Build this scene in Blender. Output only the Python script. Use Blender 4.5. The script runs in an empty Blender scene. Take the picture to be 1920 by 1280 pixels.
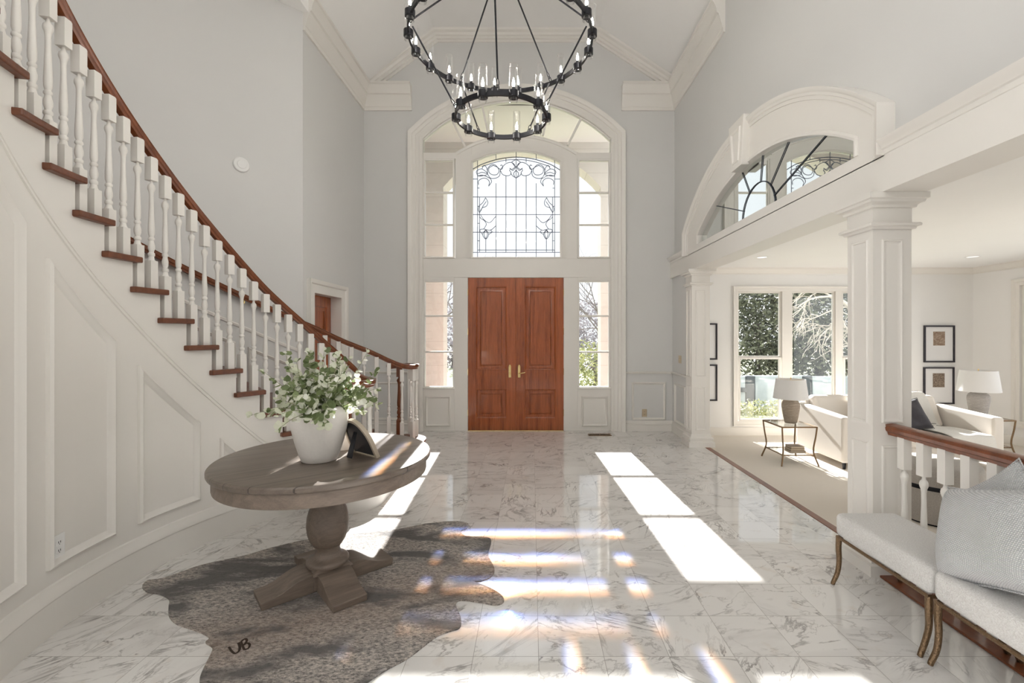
import bpy, math, random
from mathutils import Vector, Matrix
random.seed(7)
SC = bpy.context.scene
COL = SC.collection
pi, sin, cos = math.pi, math.sin, math.cos
R_ = math.radians

# ------------------------------------------------------------------ materials
def new_mat(name):
    m = bpy.data.materials.new(name); m.use_nodes = True
    nt = m.node_tree; nt.nodes.clear()
    out = nt.nodes.new('ShaderNodeOutputMaterial')
    return m, nt, out
class NT:
    def __init__(s, nt): s.nt = nt
    def n(s, typ, **kw):
        nd = s.nt.nodes.new(typ)
        for k, v in kw.items():
            if k == 'ins':
                for kk, vv in v.items():
                    if hasattr(vv, 'bl_idname') or isinstance(vv, bpy.types.NodeSocket): s.nt.links.new(vv, nd.inputs[kk])
                    else: nd.inputs[kk].default_value = vv
            else: setattr(nd, k, v)
        return nd
    def math(s, op, a, b=None, c=None, clamp=False):
        nd = s.nt.nodes.new('ShaderNodeMath'); nd.operation = op; nd.use_clamp = clamp
        for i, v in enumerate((a, b, c)):
            if v is None: continue
            if isinstance(v, bpy.types.NodeSocket): s.nt.links.new(v, nd.inputs[i])
            else: nd.inputs[i].default_value = v
        return nd.outputs[0]
    def vmath(s, op, a, b=None):
        nd = s.nt.nodes.new('ShaderNodeVectorMath'); nd.operation = op
        for i, v in enumerate((a, b)):
            if v is None: continue
            if isinstance(v, bpy.types.NodeSocket): s.nt.links.new(v, nd.inputs[i])
            else: nd.inputs[i].default_value = v
        return nd.outputs[0]
    def mix(s, f, a, b):
        nd = s.nt.nodes.new('ShaderNodeMix'); nd.data_type = 'RGBA'
        for i, v in ((0, f), (6, a), (7, b)):
            if isinstance(v, bpy.types.NodeSocket): s.nt.links.new(v, nd.inputs[i])
            else: nd.inputs[i].default_value = v if i == 0 else (*v[:3], 1)
        return nd.outputs[2]
    def ramp(s, f, stops):
        nd = s.nt.nodes.new('ShaderNodeValToRGB')
        el = nd.color_ramp.elements
        while len(el) < len(stops): el.new(.5)
        for e, (p, c) in zip(el, stops):
            e.position = p; e.color = (*c, 1) if len(c) == 3 else c
        s.nt.links.new(f, nd.inputs[0]); return nd.outputs[0]
    def noise(s, vec, scale, detail=3, rough=.5, dist=0.):
        nd = s.n('ShaderNodeTexNoise', ins={'Vector': vec, 'Scale': scale, 'Detail': detail, 'Roughness': rough, 'Distortion': dist})
        return nd.outputs[0]
    def mapping(s, vec, loc=(0,0,0), rot=(0,0,0), scale=(1,1,1)):
        return s.n('ShaderNodeMapping', ins={'Vector': vec, 'Location': loc, 'Rotation': rot, 'Scale': scale}).outputs[0]
    def coord(s, which='Object'):
        return s.n('ShaderNodeTexCoord').outputs[which]
    def bsdf(s, out, color, rough=.5, metal=0., spec=.5, bump=None, bstr=.2, bdist=.01, coat=0., sheen=0., trans=0., **kw):
        b = s.n('ShaderNodeBsdfPrincipled')
        def st(k, v):
            if isinstance(v, bpy.types.NodeSocket): s.nt.links.new(v, b.inputs[k])
            else: b.inputs[k].default_value = v
        st('Base Color', color if isinstance(color, bpy.types.NodeSocket) else (*color, 1))
        st('Roughness', rough); st('Metallic', metal); st('Specular IOR Level', spec)
        st('Coat Weight', coat); st('Coat Roughness', .05)
        if sheen: st('Sheen Weight', sheen)
        for k, v in kw.items(): st(k, v)
        if bump is not None:
            bn = s.n('ShaderNodeBump', ins={'Height': bump, 'Strength': bstr, 'Distance': bdist})
            s.nt.links.new(bn.outputs[0], b.inputs['Normal'])
        s.nt.links.new(b.outputs[0], out.inputs[0]); return b

def paint(name, c, rough=.45, var=.02):
    m, nt, out = new_mat(name); g = NT(nt)
    p = g.coord(); nz = g.noise(p, 1.3, 2); bz = g.noise(p, 180, 2)
    col = g.mix(nz, tuple(x*(1-var) for x in c), tuple(min(1, x*(1+var)) for x in c))
    g.bsdf(out, col, rough, bump=bz, bstr=.04, bdist=.002); return m
def simple(name, c, rough=.5, metal=0., coat=0., nscale=60, bstr=.0, var=.06, bdist=.003, **kw):
    m, nt, out = new_mat(name); g = NT(nt)
    p = g.coord(); nz = g.noise(p, nscale, 3)
    col = g.mix(nz, tuple(x*(1-var) for x in c), tuple(min(1, x*(1+var)) for x in c))
    g.bsdf(out, col, rough, metal, bump=nz if bstr else None, bstr=bstr, bdist=bdist, coat=coat, **kw); return m
def wood(name, c1, c2, rough=.3, coat=0., rot=(0,0,0), gscale=1., plank=None, grain_axis='z'):
    m, nt, out = new_mat(name); g = NT(nt)
    p = g.mapping(g.coord(), rot=rot)
    sc = {'z': (9, 9, .55), 'x': (.55, 9, 9), 'y': (9, .55, 9)}[grain_axis]
    q = g.mapping(p, scale=tuple(v*gscale for v in sc))
    a = g.noise(q, 3., 6, .6, .6); b = g.noise(g.mapping(p, scale=tuple(v*6*gscale for v in sc)), 4., 3, .6)
    f = g.math('MULTIPLY_ADD', b, .35, g.math('MULTIPLY', a, .8))
    col = g.ramp(f, [(.3, c1), (.8, c2)])
    if plank:
        ax, w, tone = plank
        sep = g.n('ShaderNodeSeparateXYZ', ins={0: p}).outputs[ax]
        t = g.math('DIVIDE', sep, w)
        wn = g.n('ShaderNodeTexWhiteNoise', noise_dimensions='1D', ins={'W': g.math('FLOOR', t)}).outputs[0]
        col = g.mix(g.math('MULTIPLY', wn, tone), col, c2)
        fr = g.math('ABSOLUTE', g.math('SUBTRACT', g.math('FRACT', t), .5))
        ln = g.math('GREATER_THAN', fr, .5 - (.0024/w if w > .1 else .0004))
        col = g.mix(g.math('MULTIPLY', ln, .75), col, tuple(x*.3 for x in c1))
    g.bsdf(out, col, rough, bump=b, bstr=.06, bdist=.003, coat=coat); return m

def marble():
    m, nt, out = new_mat('marble_tiles'); g = NT(nt)
    T = .305
    p = g.coord('Object')
    sep = g.n('ShaderNodeSeparateXYZ', ins={0: p})
    tx = g.math('DIVIDE', g.math('SUBTRACT', sep.outputs[0], .032), T)
    ty = g.math('DIVIDE', g.math('SUBTRACT', sep.outputs[1], 2.104), T)
    ix, iy = g.math('FLOOR', tx), g.math('FLOOR', ty)
    cell = g.n('ShaderNodeCombineXYZ', ins={0: ix, 1: iy}).outputs[0]
    wn = g.n('ShaderNodeTexWhiteNoise', noise_dimensions='2D', ins={'Vector': cell})
    off = g.vmath('MULTIPLY', wn.outputs[1], (40., 40., 40.))
    rnd = wn.outputs[0]
    ang = g.math('MULTIPLY_ADD', rnd, 1.9, .1)
    rot = g.n('ShaderNodeVectorRotate', rotation_type='Z_AXIS', ins={'Vector': p, 'Angle': ang}).outputs[0]
    q = g.vmath('ADD', rot, off)
    q1 = g.mapping(q, scale=(1., .38, 1.))
    def vein(scale, wid, det, dist):
        n = g.noise(q1, scale, det, .62, dist)
        r = g.math('ABSOLUTE', g.math('SUBTRACT', n, .5))
        return g.math('SUBTRACT', 1., g.math('DIVIDE', r, wid), clamp=True)
    v1 = vein(2.4, .019, 8, 1.5); v2 = vein(5.5, .018, 6, 1.0)
    msk = g.noise(q, 4.5, 2)
    mk = g.ramp(msk, [(.42, (0,0,0)), (.66, (1,1,1))])
    v1 = g.math('MULTIPLY', v1, g.math('MULTIPLY_ADD', mk, .75, .2))
    v2 = g.math('MULTIPLY', v2, g.math('MULTIPLY', mk, .5))
    cloud = g.ramp(g.noise(q1, 2.4, 5, .65, .8), [(.52, (0,0,0)), (.70, (1,1,1))])
    base = g.mix(g.math('MULTIPLY', rnd, .8), (.80,.782,.76), (.72,.70,.68))
    base = g.mix(g.math('MULTIPLY', cloud, .42), base, (.50,.475,.46))
    c = g.mix(g.math('MINIMUM', g.math('MAXIMUM', v1, v2), .9), base, (.21,.19,.185))
    warm = g.math('MULTIPLY', g.ramp(g.noise(q, 9, 3), [(.62, (0,0,0)), (.72, (1,1,1))]), .18)
    c = g.mix(warm, c, (.55,.42,.30))
    gx = g.math('ABSOLUTE', g.math('SUBTRACT', g.math('FRACT', tx), .5))
    gy = g.math('ABSOLUTE', g.math('SUBTRACT', g.math('FRACT', ty), .5))
    gr = g.math('GREATER_THAN', g.math('MAXIMUM', gx, gy), .4955)
    c = g.mix(g.math('MULTIPLY', gr, .8), c, (.23,.21,.19))
    rg = g.math('MULTIPLY_ADD', gr, .4, .045)
    tilt = g.noise(p, 1.6, 1)
    g.bsdf(out, c, rg, spec=.6, bump=g.math('MULTIPLY_ADD', gr, -.25, g.math('MULTIPLY', tilt, 1.2)), bstr=.05, bdist=.01, coat=.08); return m

def hide_mat():
    m, nt, out = new_mat('speckled_cowhide'); g = NT(nt)
    p = g.coord('Object')
    st = g.mapping(p, rot=(0,0,R_(-28)), scale=(1,2.6,1))
    fur = g.noise(g.mapping(p, rot=(0,0,R_(-28)), scale=(1,2.2,1)), 42, 5, .85)
    sp = g.noise(p, 60, 4, .8)
    pat = g.noise(st, 1.7, 4, .6, .4)
    base = g.mix(g.ramp(fur, [(.38,(0,0,0)),(.62,(1,1,1))]), (.06,.047,.040), (.78,.70,.63))
    sep = g.n('ShaderNodeSeparateXYZ', ins={0: p})
    # brown back line runs along the animal's spine
    d = g.math('ABSOLUTE', g.math('ADD', g.math('SUBTRACT', sep.outputs[1], g.math('MULTIPLY', sep.outputs[0], .53)), -2.98))
    d = g.math('MULTIPLY_ADD', g.noise(p, 6, 2), .12, g.math('SUBTRACT', d, .06))
    band = g.ramp(d, [(.0,(1,1,1)),(.42,(0,0,0))])
    base = g.mix(g.math('MULTIPLY', band, .5), base, (.30,.185,.115))
    spine = g.ramp(d, [(.0,(1,1,1)),(.012,(0,0,0))])
    base = g.mix(g.math('MULTIPLY', spine, .55), base, (.10,.05,.03))
    dark = g.ramp(pat, [(.49,(0,0,0)),(.60,(1,1,1))])
    base = g.mix(g.math('MULTIPLY', dark, g.math('MULTIPLY_ADD', fur, 1.2, .2), clamp=True), base, (.035,.03,.032))
    spot = g.ramp(sp, [(.58,(0,0,0)),(.63,(1,1,1))])
    base = g.mix(g.math('MULTIPLY', spot, .75), base, (.02,.016,.015))
    b = g.bsdf(out, base, .75, bump=fur, bstr=.9, bdist=.012, sheen=.25); return m

def fabric(name, c, c2, scale=260, bstr=.5, weave=False, rough=.9, bdist=.004):
    m, nt, out = new_mat(name); g = NT(nt)
    p = g.coord('Object')
    if weave:
        w1 = g.n('ShaderNodeTexWave', bands_direction='Z', ins={'Vector': p, 'Scale': scale, 'Distortion': 1.2, 'Detail': 2}).outputs[1]
        w2 = g.n('ShaderNodeTexWave', bands_direction='Y', ins={'Vector': p, 'Scale': scale, 'Distortion': 1.2, 'Detail': 2}).outputs[1]
        h = g.math('MULTIPLY', w1, w2)
    else:
        h = g.noise(p, scale, 3, .7)
    n2 = g.noise(p, 14, 2)
    f = g.ramp(h, [(.25,(0,0,0)),(.7,(1,1,1))])
    col = g.mix(f, c, c2)
    g.bsdf(out, col, rough, bump=h, bstr=bstr, bdist=bdist, sheen=.2); return m

def glass_mat(name, tint=(1,1,1), refl=1.0, rough=0.):
    m, nt, out = new_mat(name); g = NT(nt)
    t = g.n('ShaderNodeBsdfTransparent', ins={0: (*tint, 1)})
    gl = g.n('ShaderNodeBsdfGlossy', ins={'Color': (1,1,1,1), 'Roughness': rough})
    fr = g.n('ShaderNodeFresnel', ins={'IOR': 1.45})
    mx = g.n('ShaderNodeMixShader')
    nt.links.new(g.math('MULTIPLY', fr.outputs[0], refl), mx.inputs[0])
    nt.links.new(t.outputs[0], mx.inputs[1]); nt.links.new(gl.outputs[0], mx.inputs[2])
    nt.links.new(mx.outputs[0], out.inputs[0]); return m
def emis(name, c, s):
    m, nt, out = new_mat(name); g = NT(nt)
    e = g.n('ShaderNodeEmission', ins={0: (*c,1), 1: s}); nt.links.new(e.outputs[0], out.inputs[0]); return m
def leaf_mat(name, c1, c2, trans=.35):
    m, nt, out = new_mat(name); g = NT(nt)
    info = g.n('ShaderNodeNewGeometry')
    rnd = info.outputs['Random Per Island']
    col = g.mix(rnd, c1, c2)
    d = g.n('ShaderNodeBsdfPrincipled', ins={'Base Color': col, 'Roughness': .5})
    t = g.n('ShaderNodeBsdfTranslucent', ins={0: col})
    mx = g.n('ShaderNodeMixShader', ins={0: trans})
    nt.links.new(d.outputs[0], mx.inputs[1]); nt.links.new(t.outputs[0], mx.inputs[2])
    nt.links.new(mx.outputs[0], out.inputs[0]); return m
def stone_mat():
    m, nt, out = new_mat('limestone_blocks'); g = NT(nt)
    p = g.coord('Object')
    sep = g.n('ShaderNodeSeparateXYZ', ins={0: p})
    fz = g.math('ABSOLUTE', g.math('SUBTRACT', g.math('FRACT', g.math('DIVIDE', sep.outputs[2], .46)), .5))
    j = g.math('GREATER_THAN', fz, .488)
    c = g.mix(g.noise(p, 9, 4), (.47,.45,.42), (.57,.545,.515))
    c = g.mix(g.math('MULTIPLY', j, .5), c, (.32,.295,.27))
    g.bsdf(out, c, .8, bump=g.noise(p, 60, 3), bstr=.15, bdist=.01); return m
def picture_mat(name, a, b, c, sc):
    m, nt, out = new_mat(name); g = NT(nt)
    p = g.coord('Object')
    v = g.n('ShaderNodeTexBrick', ins={'Vector': g.mapping(p, rot=(R_(90),0,0)), 'Color1': (*a,1), 'Color2': (*b,1), 'Mortar': (*c,1), 'Scale': sc, 'Mortar Size': .02})
    nz = g.noise(p, 40, 3)
    g.bsdf(out, g.mix(g.math('MULTIPLY', nz, .6), v.outputs[0], a), .6); return m

M = {}
M['wall'] = paint('wall_paint', (.685,.68,.668))
M['trim'] = paint('trim_paint', (.805,.778,.735), .38)
M['ceil'] = paint('ceiling_paint', (.93,.922,.91), .6)
M['wall_living'] = paint('living_wall_paint', (.88,.872,.86))
M['marble'] = marble()
M['carpet'] = fabric('beige_carpet', (.68,.61,.53), (.80,.74,.66), 320, .5)
M['door'] = wood('mahogany_door', (.11,.017,.004), (.50,.13,.032), .22, .3, plank=(0, .093, .35))
M['stairwood'] = wood('stair_wood', (.085,.026,.012), (.20,.066,.028), .38, .0, grain_axis='x')
M['railwood'] = wood('rail_wood', (.105,.027,.009), (.245,.073,.024), .3, .1, gscale=.6)
M['tablewood'] = wood('weathered_oak', (.115,.085,.067), (.26,.205,.165), .5, .05, rot=(0,0,R_(-38)), grain_axis='x', gscale=.8)
M['tabletop'] = wood('weathered_oak_planks', (.085,.066,.053), (.20,.16,.13), .36, .1, rot=(0,0,R_(-38)), grain_axis='x', gscale=.8, plank=(1, .135, .3))
M['bronze'] = simple('hammered_bronze', (.26,.175,.105), .38, 1., nscale=150, bstr=.7, var=.5, bdist=.006)
M['brass'] = simple('brass', (.80,.60,.28), .25, 1.)
M['black'] = simple('black_iron', (.010,.010,.014), .4, .4, nscale=200)
M['black_plastic'] = simple('black_card', (.018,.02,.026), .45, 0., nscale=300)
M['boucle'] = fabric('white_boucle', (.70,.67,.645), (.95,.94,.92), 170, .8, bdist=.012)
M['boucle_dark'] = fabric('taupe_boucle', (.46,.425,.385), (.74,.69,.64), 190, 1.0, bdist=.012)
M['linen'] = fabric('cream_linen', (.72,.67,.61), (.80,.75,.69), 400, .2)
M['weave'] = fabric('grey_weave', (.52,.525,.54), (.96,.96,.96), 46, .8, weave=True, bdist=.006)
M['velvet'] = simple('charcoal_velvet', (.030,.026,.034), .7, 0., nscale=18, var=.6, **{'Sheen Weight': .15})
M['throw'] = fabric('pale_throw', (.66,.64,.60), (.82,.80,.76), 200, .5)
M['ceramic'] = simple('white_ceramic', (.80,.765,.73), .55, nscale=70, bstr=.15, var=.05)
def lamp_ceramic(name, ca, cb):
    m, nt, out = new_mat(name); g = NT(nt)
    p = g.coord('Object')
    w = g.n('ShaderNodeTexWave', bands_direction='Z', ins={'Vector': p, 'Scale': 14, 'Distortion': 2.5, 'Detail': 3, 'Detail Scale': 3}).outputs[1]
    nz = g.noise(p, 30, 4)
    c = g.mix(g.math('MULTIPLY', w, nz), ca, cb)
    g.bsdf(out, c, .8, bump=w, bstr=.5, bdist=.006); return m
M['stoneware'] = lamp_ceramic('ribbed_tan_stoneware', (.33,.27,.21), (.62,.53,.44))
M['stoneware_grey'] = lamp_ceramic('ribbed_grey_stoneware', (.40,.365,.34), (.72,.68,.64))
M['shade'] = simple('white_shade', (.83,.82,.81), .9, nscale=300)
M['glass'] = glass_mat('window_glass', (.985,.99,.99), .8)
M['tube'] = glass_mat('clear_glass_tube', (.99,.99,.99), .3)
M['tglass'] = glass_mat('table_glass', (.97,.985,.98), .7)
M['mirror'] = simple('antique_mirror', (.80,.83,.81), .01, 1., var=.0)
M['lead'] = simple('lead_came', (.16,.18,.24), .5, .3)
M['leaddark'] = simple('dark_came', (.04,.05,.07), .4, .5)
M['flame'] = emis('lit_bulb', (1.,.95,.87), 150.)
M['downlight'] = emis('downlight_lens', (1.,.95,.88), 1.2)
M['hide'] = hide_mat()
M['brand'] = simple('singed_brand', (.035,.02,.012), .8)
M['white'] = simple('white_plastic', (.84,.84,.83), .35, var=.01)
M['dark'] = simple('dark_slot', (.03,.028,.026), .6)
M['gold_plate'] = simple('antique_gold_plate', (.60,.50,.36), .35, .5)
M['frameblack'] = simple('frame_black', (.022,.018,.026), .35)
M['mat'] = simple('picture_mat', (.86,.855,.86), .7, var=.01)
M['print_a'] = picture_mat('print_sepia', (.30,.20,.14), (.62,.50,.40), (.08,.06,.05), 16)
M['print_b'] = picture_mat('print_brown', (.16,.11,.08), (.55,.44,.34), (.06,.05,.04), 26)
M['stone'] = stone_mat()
M['leaf_white'] = leaf_mat('pale_eucalyptus', (.74,.77,.60), (.95,.95,.87), .35)
M['leaf_green'] = leaf_mat('green_eucalyptus', (.12,.16,.065), (.27,.33,.15), .3)
M['stem'] = simple('plant_stem', (.28,.30,.16), .6)
M['evergreen'] = leaf_mat('evergreen_leaves', (.02,.03,.018), (.26,.28,.18), .25)
M['hedge'] = leaf_mat('hedge_leaves', (.15,.18,.07), (.42,.42,.19), .3)
M['brush'] = leaf_mat('winter_brush', (.16,.15,.17), (.34,.31,.33), .2)
M['bark'] = simple('pale_bark', (.47,.42,.36), .85, nscale=25, var=.25, bstr=.4)
M['barkdark'] = simple('dark_bark', (.14,.12,.12), .85, nscale=25, var=.25, bstr=.4)
M['lawn'] = fabric('lawn', (.16,.19,.10), (.30,.32,.18), 40, .6)
M['paleblue'] = simple('pale_reflection_paint', (.34,.385,.41), .7, nscale=4, var=.3)
M['postdark'] = simple('dark_post', (.055,.065,.075), .8, nscale=40, var=.4)
M['paper'] = simple('book_pages', (.62,.52,.40), .9, nscale=90)
M['cover'] = simple('book_cover', (.24,.17,.12), .6)
M['cover2'] = simple('book_cover_tan', (.42,.31,.21), .6)
M['porchceil'] = paint('porch_ceiling_paint', (.60,.585,.56), .7)
M['concrete'] = simple('porch_paving', (.52,.50,.48), .8, nscale=12, var=.1)
M['framestone'] = simple('stone_beige_frame', (.50,.43,.34), .6)

# ------------------------------------------------------------------ mesh builder
def rootloc(p):
    v = Vector((0,0,0))
    while p is not None: v += p.location; p = p.parent
    return v
class MB:
    def __init__(s): s.v = []; s.f = []
    def add(s, vs, fs, mp=None):
        o = len(s.v)
        for p in vs: s.v.append(Vector(mp(*p)) if mp else Vector(p))
        for f in fs: s.f.append(tuple(i+o for i in f))
        return s
    def box(s, x0,x1,y0,y1,z0,z1, mp=None):
        vs = [(x,y,z) for x in (x0,x1) for y in (y0,y1) for z in (z0,z1)]
        return s.add(vs, [(0,1,3,2),(4,6,7,5),(0,4,5,1),(2,3,7,6),(0,2,6,4),(1,5,7,3)], mp)
    def xf(s, mat):
        s.v = [mat @ p for p in s.v]; return s
    def lathe(s, prof, c=(0,0,0), seg=24, sq=False, rot=0, cap=True, mp=None):
        n = len(prof); vs = []
        for (r, z) in prof:
            for k in range(seg):
                a = rot + 2*pi*k/seg
                vs.append((c[0]+r*cos(a), c[1]+r*sin(a), c[2]+z))
        fs = [(i*seg+k, i*seg+(k+1)%seg, (i+1)*seg+(k+1)%seg, (i+1)*seg+k) for i in range(n-1) for k in range(seg)]
        if cap:
            fs.append(tuple(range(seg))[::-1]); fs.append(tuple((n-1)*seg+k for k in range(seg)))
        return s.add(vs, fs, mp)
    def block(s, c, h, z0, z1, rot=0):   # square post
        return s.lathe([(h*1.41421, z0),(h*1.41421, z1)], (c[0],c[1],0), 4, rot=rot+pi/4)
    def tube(s, path, r, seg=8, closed=False, mp=None):
        P = [Vector(mp(*p)) if mp else Vector(p) for p in path]; n = len(P)
        rr = r if hasattr(r, '__len__') else [r]*n
        vs = []; nrm = None
        for i in range(n):
            a = P[(i-1)%n] if (closed or i > 0) else P[i]
            b = P[(i+1)%n] if (closed or i < n-1) else P[i]
            t = (b-a)
            t = t.normalized() if t.length > 1e-9 else Vector((0,0,1))
            if nrm is None:
                nrm = t.orthogonal().normalized()
            else:
                nrm = nrm - t*nrm.dot(t)
                nrm = nrm.normalized() if nrm.length > 1e-6 else t.orthogonal().normalized()
            bt = t.cross(nrm)
            for k in range(seg):
                an = 2*pi*k/seg
                vs.append(P[i] + (nrm*cos(an) + bt*sin(an))*rr[i])
        m = n if closed else n-1
        fs = [(i*seg+k, i*seg+(k+1)%seg, ((i+1)%n)*seg+(k+1)%seg, ((i+1)%n)*seg+k) for i in range(m) for k in range(seg)]
        if not closed:
            fs.append(tuple(range(seg))[::-1]); fs.append(tuple((n-1)*seg+k for k in range(seg)))
        return s.add(vs, fs)
    def sweep3(s, path, prof, closed=False):   # profile (side, up); side = left of travel, horizontal
        n = len(path); P = [Vector(p) for p in path]; vs = []; k = len(prof)
        for i in range(n):
            a = P[(i-1)%n] if (closed or i > 0) else P[i]
            b = P[(i+1)%n] if (closed or i < n-1) else P[i]
            t = b-a; sd = Vector((-t.y, t.x, 0)).normalized()
            for (u, w) in prof: vs.append(P[i] + sd*u + Vector((0,0,w)))
        m = n if closed else n-1
        fs = [(i*k+j, i*k+(j+1)%k, ((i+1)%n)*k+(j+1)%k, ((i+1)%n)*k+j) for i in range(m) for j in range(k)]
        if not closed: fs += [tuple(range(k))[::-1], tuple((n-1)*k+j for j in range(k))]
        return s.add(vs, fs)
    def sweep2(s, pts, prof, closed=False, mp=None, capped=True):  # planar path with mitred profile (left offset, height)
        n = len(pts); P = [Vector(p) for p in pts]; vs = []; k = len(prof)
        for i in range(n):
            d1 = d2 = None
            if closed or i > 0: d1 = (P[i]-P[(i-1)%n]).normalized()
            if closed or i < n-1: d2 = (P[(i+1)%n]-P[i]).normalized()
            d1 = d1 or d2; d2 = d2 or d1
            n1, n2 = Vector((-d1.y, d1.x)), Vector((-d2.y, d2.x))
            mm = (n1+n2)/max(.2, 1+n1.dot(n2))
            for (u, h) in prof:
                q = P[i] + mm*u; vs.append((q.x, q.y, h))
        m = n if closed else n-1
        fs = [(i*k+j, i*k+j+1, ((i+1)%n)*k+j+1, ((i+1)%n)*k+j) for i in range(m) for j in range(k-1)]
        if not closed and capped: fs += [tuple(range(k))[::-1], tuple((n-1)*k+j for j in range(k))]
        return s.add(vs, fs, mp)
    def cols(s, xs, f0, f1, h0, h1, mp):        # solid strip between two curves of x
        n = len(xs); vs = []
        for x in xs: vs += [(x, f0(x), h0), (x, f1(x), h0), (x, f1(x), h1), (x, f0(x), h1)]
        fs = []
        for i in range(n-1):
            a, b = i*4, i*4+4
            for j in range(4): fs.append((a+j, a+(j+1)%4, b+(j+1)%4, b+j))
        fs += [(0,3,2,1), tuple((n-1)*4+j for j in range(4))]
        return s.add(vs, fs, mp)
    def prism(s, poly, h0, h1, mp=None):
        n = len(poly)
        vs = [(a,b,h0) for a,b in poly] + [(a,b,h1) for a,b in poly]
        fs = [tuple(range(n))[::-1], tuple(range(n,2*n))] + [(i,(i+1)%n,n+(i+1)%n,n+i) for i in range(n)]
        return s.add(vs, fs, mp)
    def build(s, name, mat, parent=None, smooth=None, bevel=0., sub=0):
        off = rootloc(parent)
        me = bpy.data.meshes.new(name)
        me.from_pydata([tuple(p-off) for p in s.v], [], s.f); me.update()
        import bmesh
        bm = bmesh.new(); bm.from_mesh(me); bmesh.ops.recalc_face_normals(bm, faces=bm.faces); bm.to_mesh(me); bm.free()
        me.materials.append(M[mat] if isinstance(mat, str) else mat)
        if smooth is not None:
            me.shade_smooth(); me.set_sharp_from_angle(angle=R_(smooth))
        o = bpy.data.objects.new(name, me); COL.objects.link(o)
        if parent is not None: o.parent = parent
        if bevel:
            b = o.modifiers.new('b', 'BEVEL'); b.width = bevel; b.segments = 2; b.limit_method = 'ANGLE'; b.angle_limit = R_(40)
        if sub:
            q = o.modifiers.new('s', 'SUBSURF'); q.levels = sub; q.render_levels = sub
        return o
def empty(name, loc=(0,0,0)):
    o = bpy.data.objects.new(name, None); COL.objects.link(o); o.location = loc; o.empty_display_size = .1; return o
def tag(o, label=None, cat=None, group=None, kind=None):
    if label: o['label'] = label
    if cat: o['category'] = cat
    if group: o['group'] = group
    if kind: o['kind'] = kind
    return o
def thing(name, label, cat, loc=(0,0,0), group=None, kind=None): return tag(empty(name, loc), label, cat, group, kind)
def struct(o, label=None): o['kind'] = 'structure'; (label and o.__setitem__('label', label)); return o
def copy_tree(o, parent=None):
    c = o.copy(); COL.objects.link(c)
    if parent is not None: c.parent = parent
    for ch in list(o.children): copy_tree(ch, c)
    return c
def lin(a, b, n): return [a+(b-a)*i/n for i in range(n+1)]
def seg_arc(cx, half, spring, rise):            # segmental arch height function
    R = (half*half+rise*rise)/(2*rise); zc = spring+rise-R
    return lambda x: zc + math.sqrt(max(1e-6, R*R-(x-cx)**2))
def catmull(pts, n=6, closed=False):
    P = [Vector(p) for p in pts]; N = len(P); out = []
    rng = range(N) if closed else range(N-1)
    for i in rng:
        p0 = P[(i-1)%N] if (closed or i > 0) else P[i]*2-P[i+1]
        p1, p2 = P[i], P[(i+1)%N]
        p3 = P[(i+2)%N] if (closed or i < N-2) else P[i+1]*2-P[i]
        for k in range(n):
            t = k/n
            out.append(.5*((2*p1)+(p2-p0)*t+(2*p0-5*p1+4*p2-p3)*t*t+(3*p1-p0-3*p2+p3)*t**3))
    if not closed: out.append(P[-1])
    return out
# ================================================================== SETTING
FW = lambda a,b,h: (a, 7.04-h, b)
RW = lambda a,b,h: (2.233-h, a, b)
RB = lambda a,b,h: (2.2-h, a, b)
LW = lambda a,b,h: (-2.625+h, a, b)
LVB = lambda a,b,h: (a, 8.1-h, b)
LVR = lambda a,b,h: (7.93-h, a, b)
PLAN = lambda a,b,h: (a, b, h)
PM = [(0,0),(.002,.018),(.012,.026),(.02,.014),(.03,.010),(.036,0)]
BASEP = [(0,0),(0,.022),(.10,.022),(.108,.028),(.118,.026),(.125,.014),(.15,.010),(.165,.004),(.165,0)]
CAPP = [(0,0),(.0,.014),(.012,.02),(.02,.034),(.034,.036),(.036,.0)]

# floors
fl = MB(); fl.box(-5.2,2.31,-3.2,7.24,-.12,0); struct(fl.build('floor','marble'))
w = MB(); w.box(-5.2,8.1,-3.4,-3.2,-.42,6.3); struct(w.build('wall_rear_unseen','wall'))  # unseen wall, added to hold back sky light from behind the camera
fl = MB(); fl.box(2.31,8.1,-3.2,8.1,-.42,-.3); struct(fl.build('floor_living','carpet'))
t = MB(); t.box(2.31,2.365,-1.3,7.1,-.3,-.032); struct(t.build('trim_step_riser','trim'))
t = MB(); t.box(2.31,2.385,2.9,7.04,-.03,.003); struct(t.build('trim_step_nosing','railwood', bevel=.008))
t = MB(); t.box(2.155,2.385,-1.3,2.845,0,.014); struct(t.build('trim_threshold','railwood', bevel=.004))

# back wall with arched opening
arc_o = seg_arc(-.233, 1.57, 4.60, .68)
w = MB()
w.cols([-2.75,-1.803], lambda x:0, lambda x:6.45, -.2, 0, FW)
w.cols([1.337,2.43], lambda x:0, lambda x:6.45, -.2, 0, FW)
w.cols(lin(-1.803,1.337,28), arc_o, lambda x:6.45, -.2, 0, FW)
struct(w.build('wall_back','wall'))
# left wall with door opening
w = MB()
LWT = -.14
for (y0,y1,z0,z1) in ((5.16,5.41,0,5.6),(5.41,6.18,2.012,5.6),(6.18,7.2,0,5.6)):
    w.box(y0,y1,z0,z1,LWT,0, LW)
struct(w.build('wall_left','wall'))
# right wall above the beam, and the short return by the far column
w = MB(); w.box(-1.3,7.04,2.60,6.2,-.2,0, RW); w.box(6.2,7.04,0,2.39,-.2,.033, RW)
struct(w.build('wall_right','wall'))
b = MB(); b.box(2.165,2.43,-1.3,7.04,2.385,2.607); struct(b.build('beam','trim'))

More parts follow.
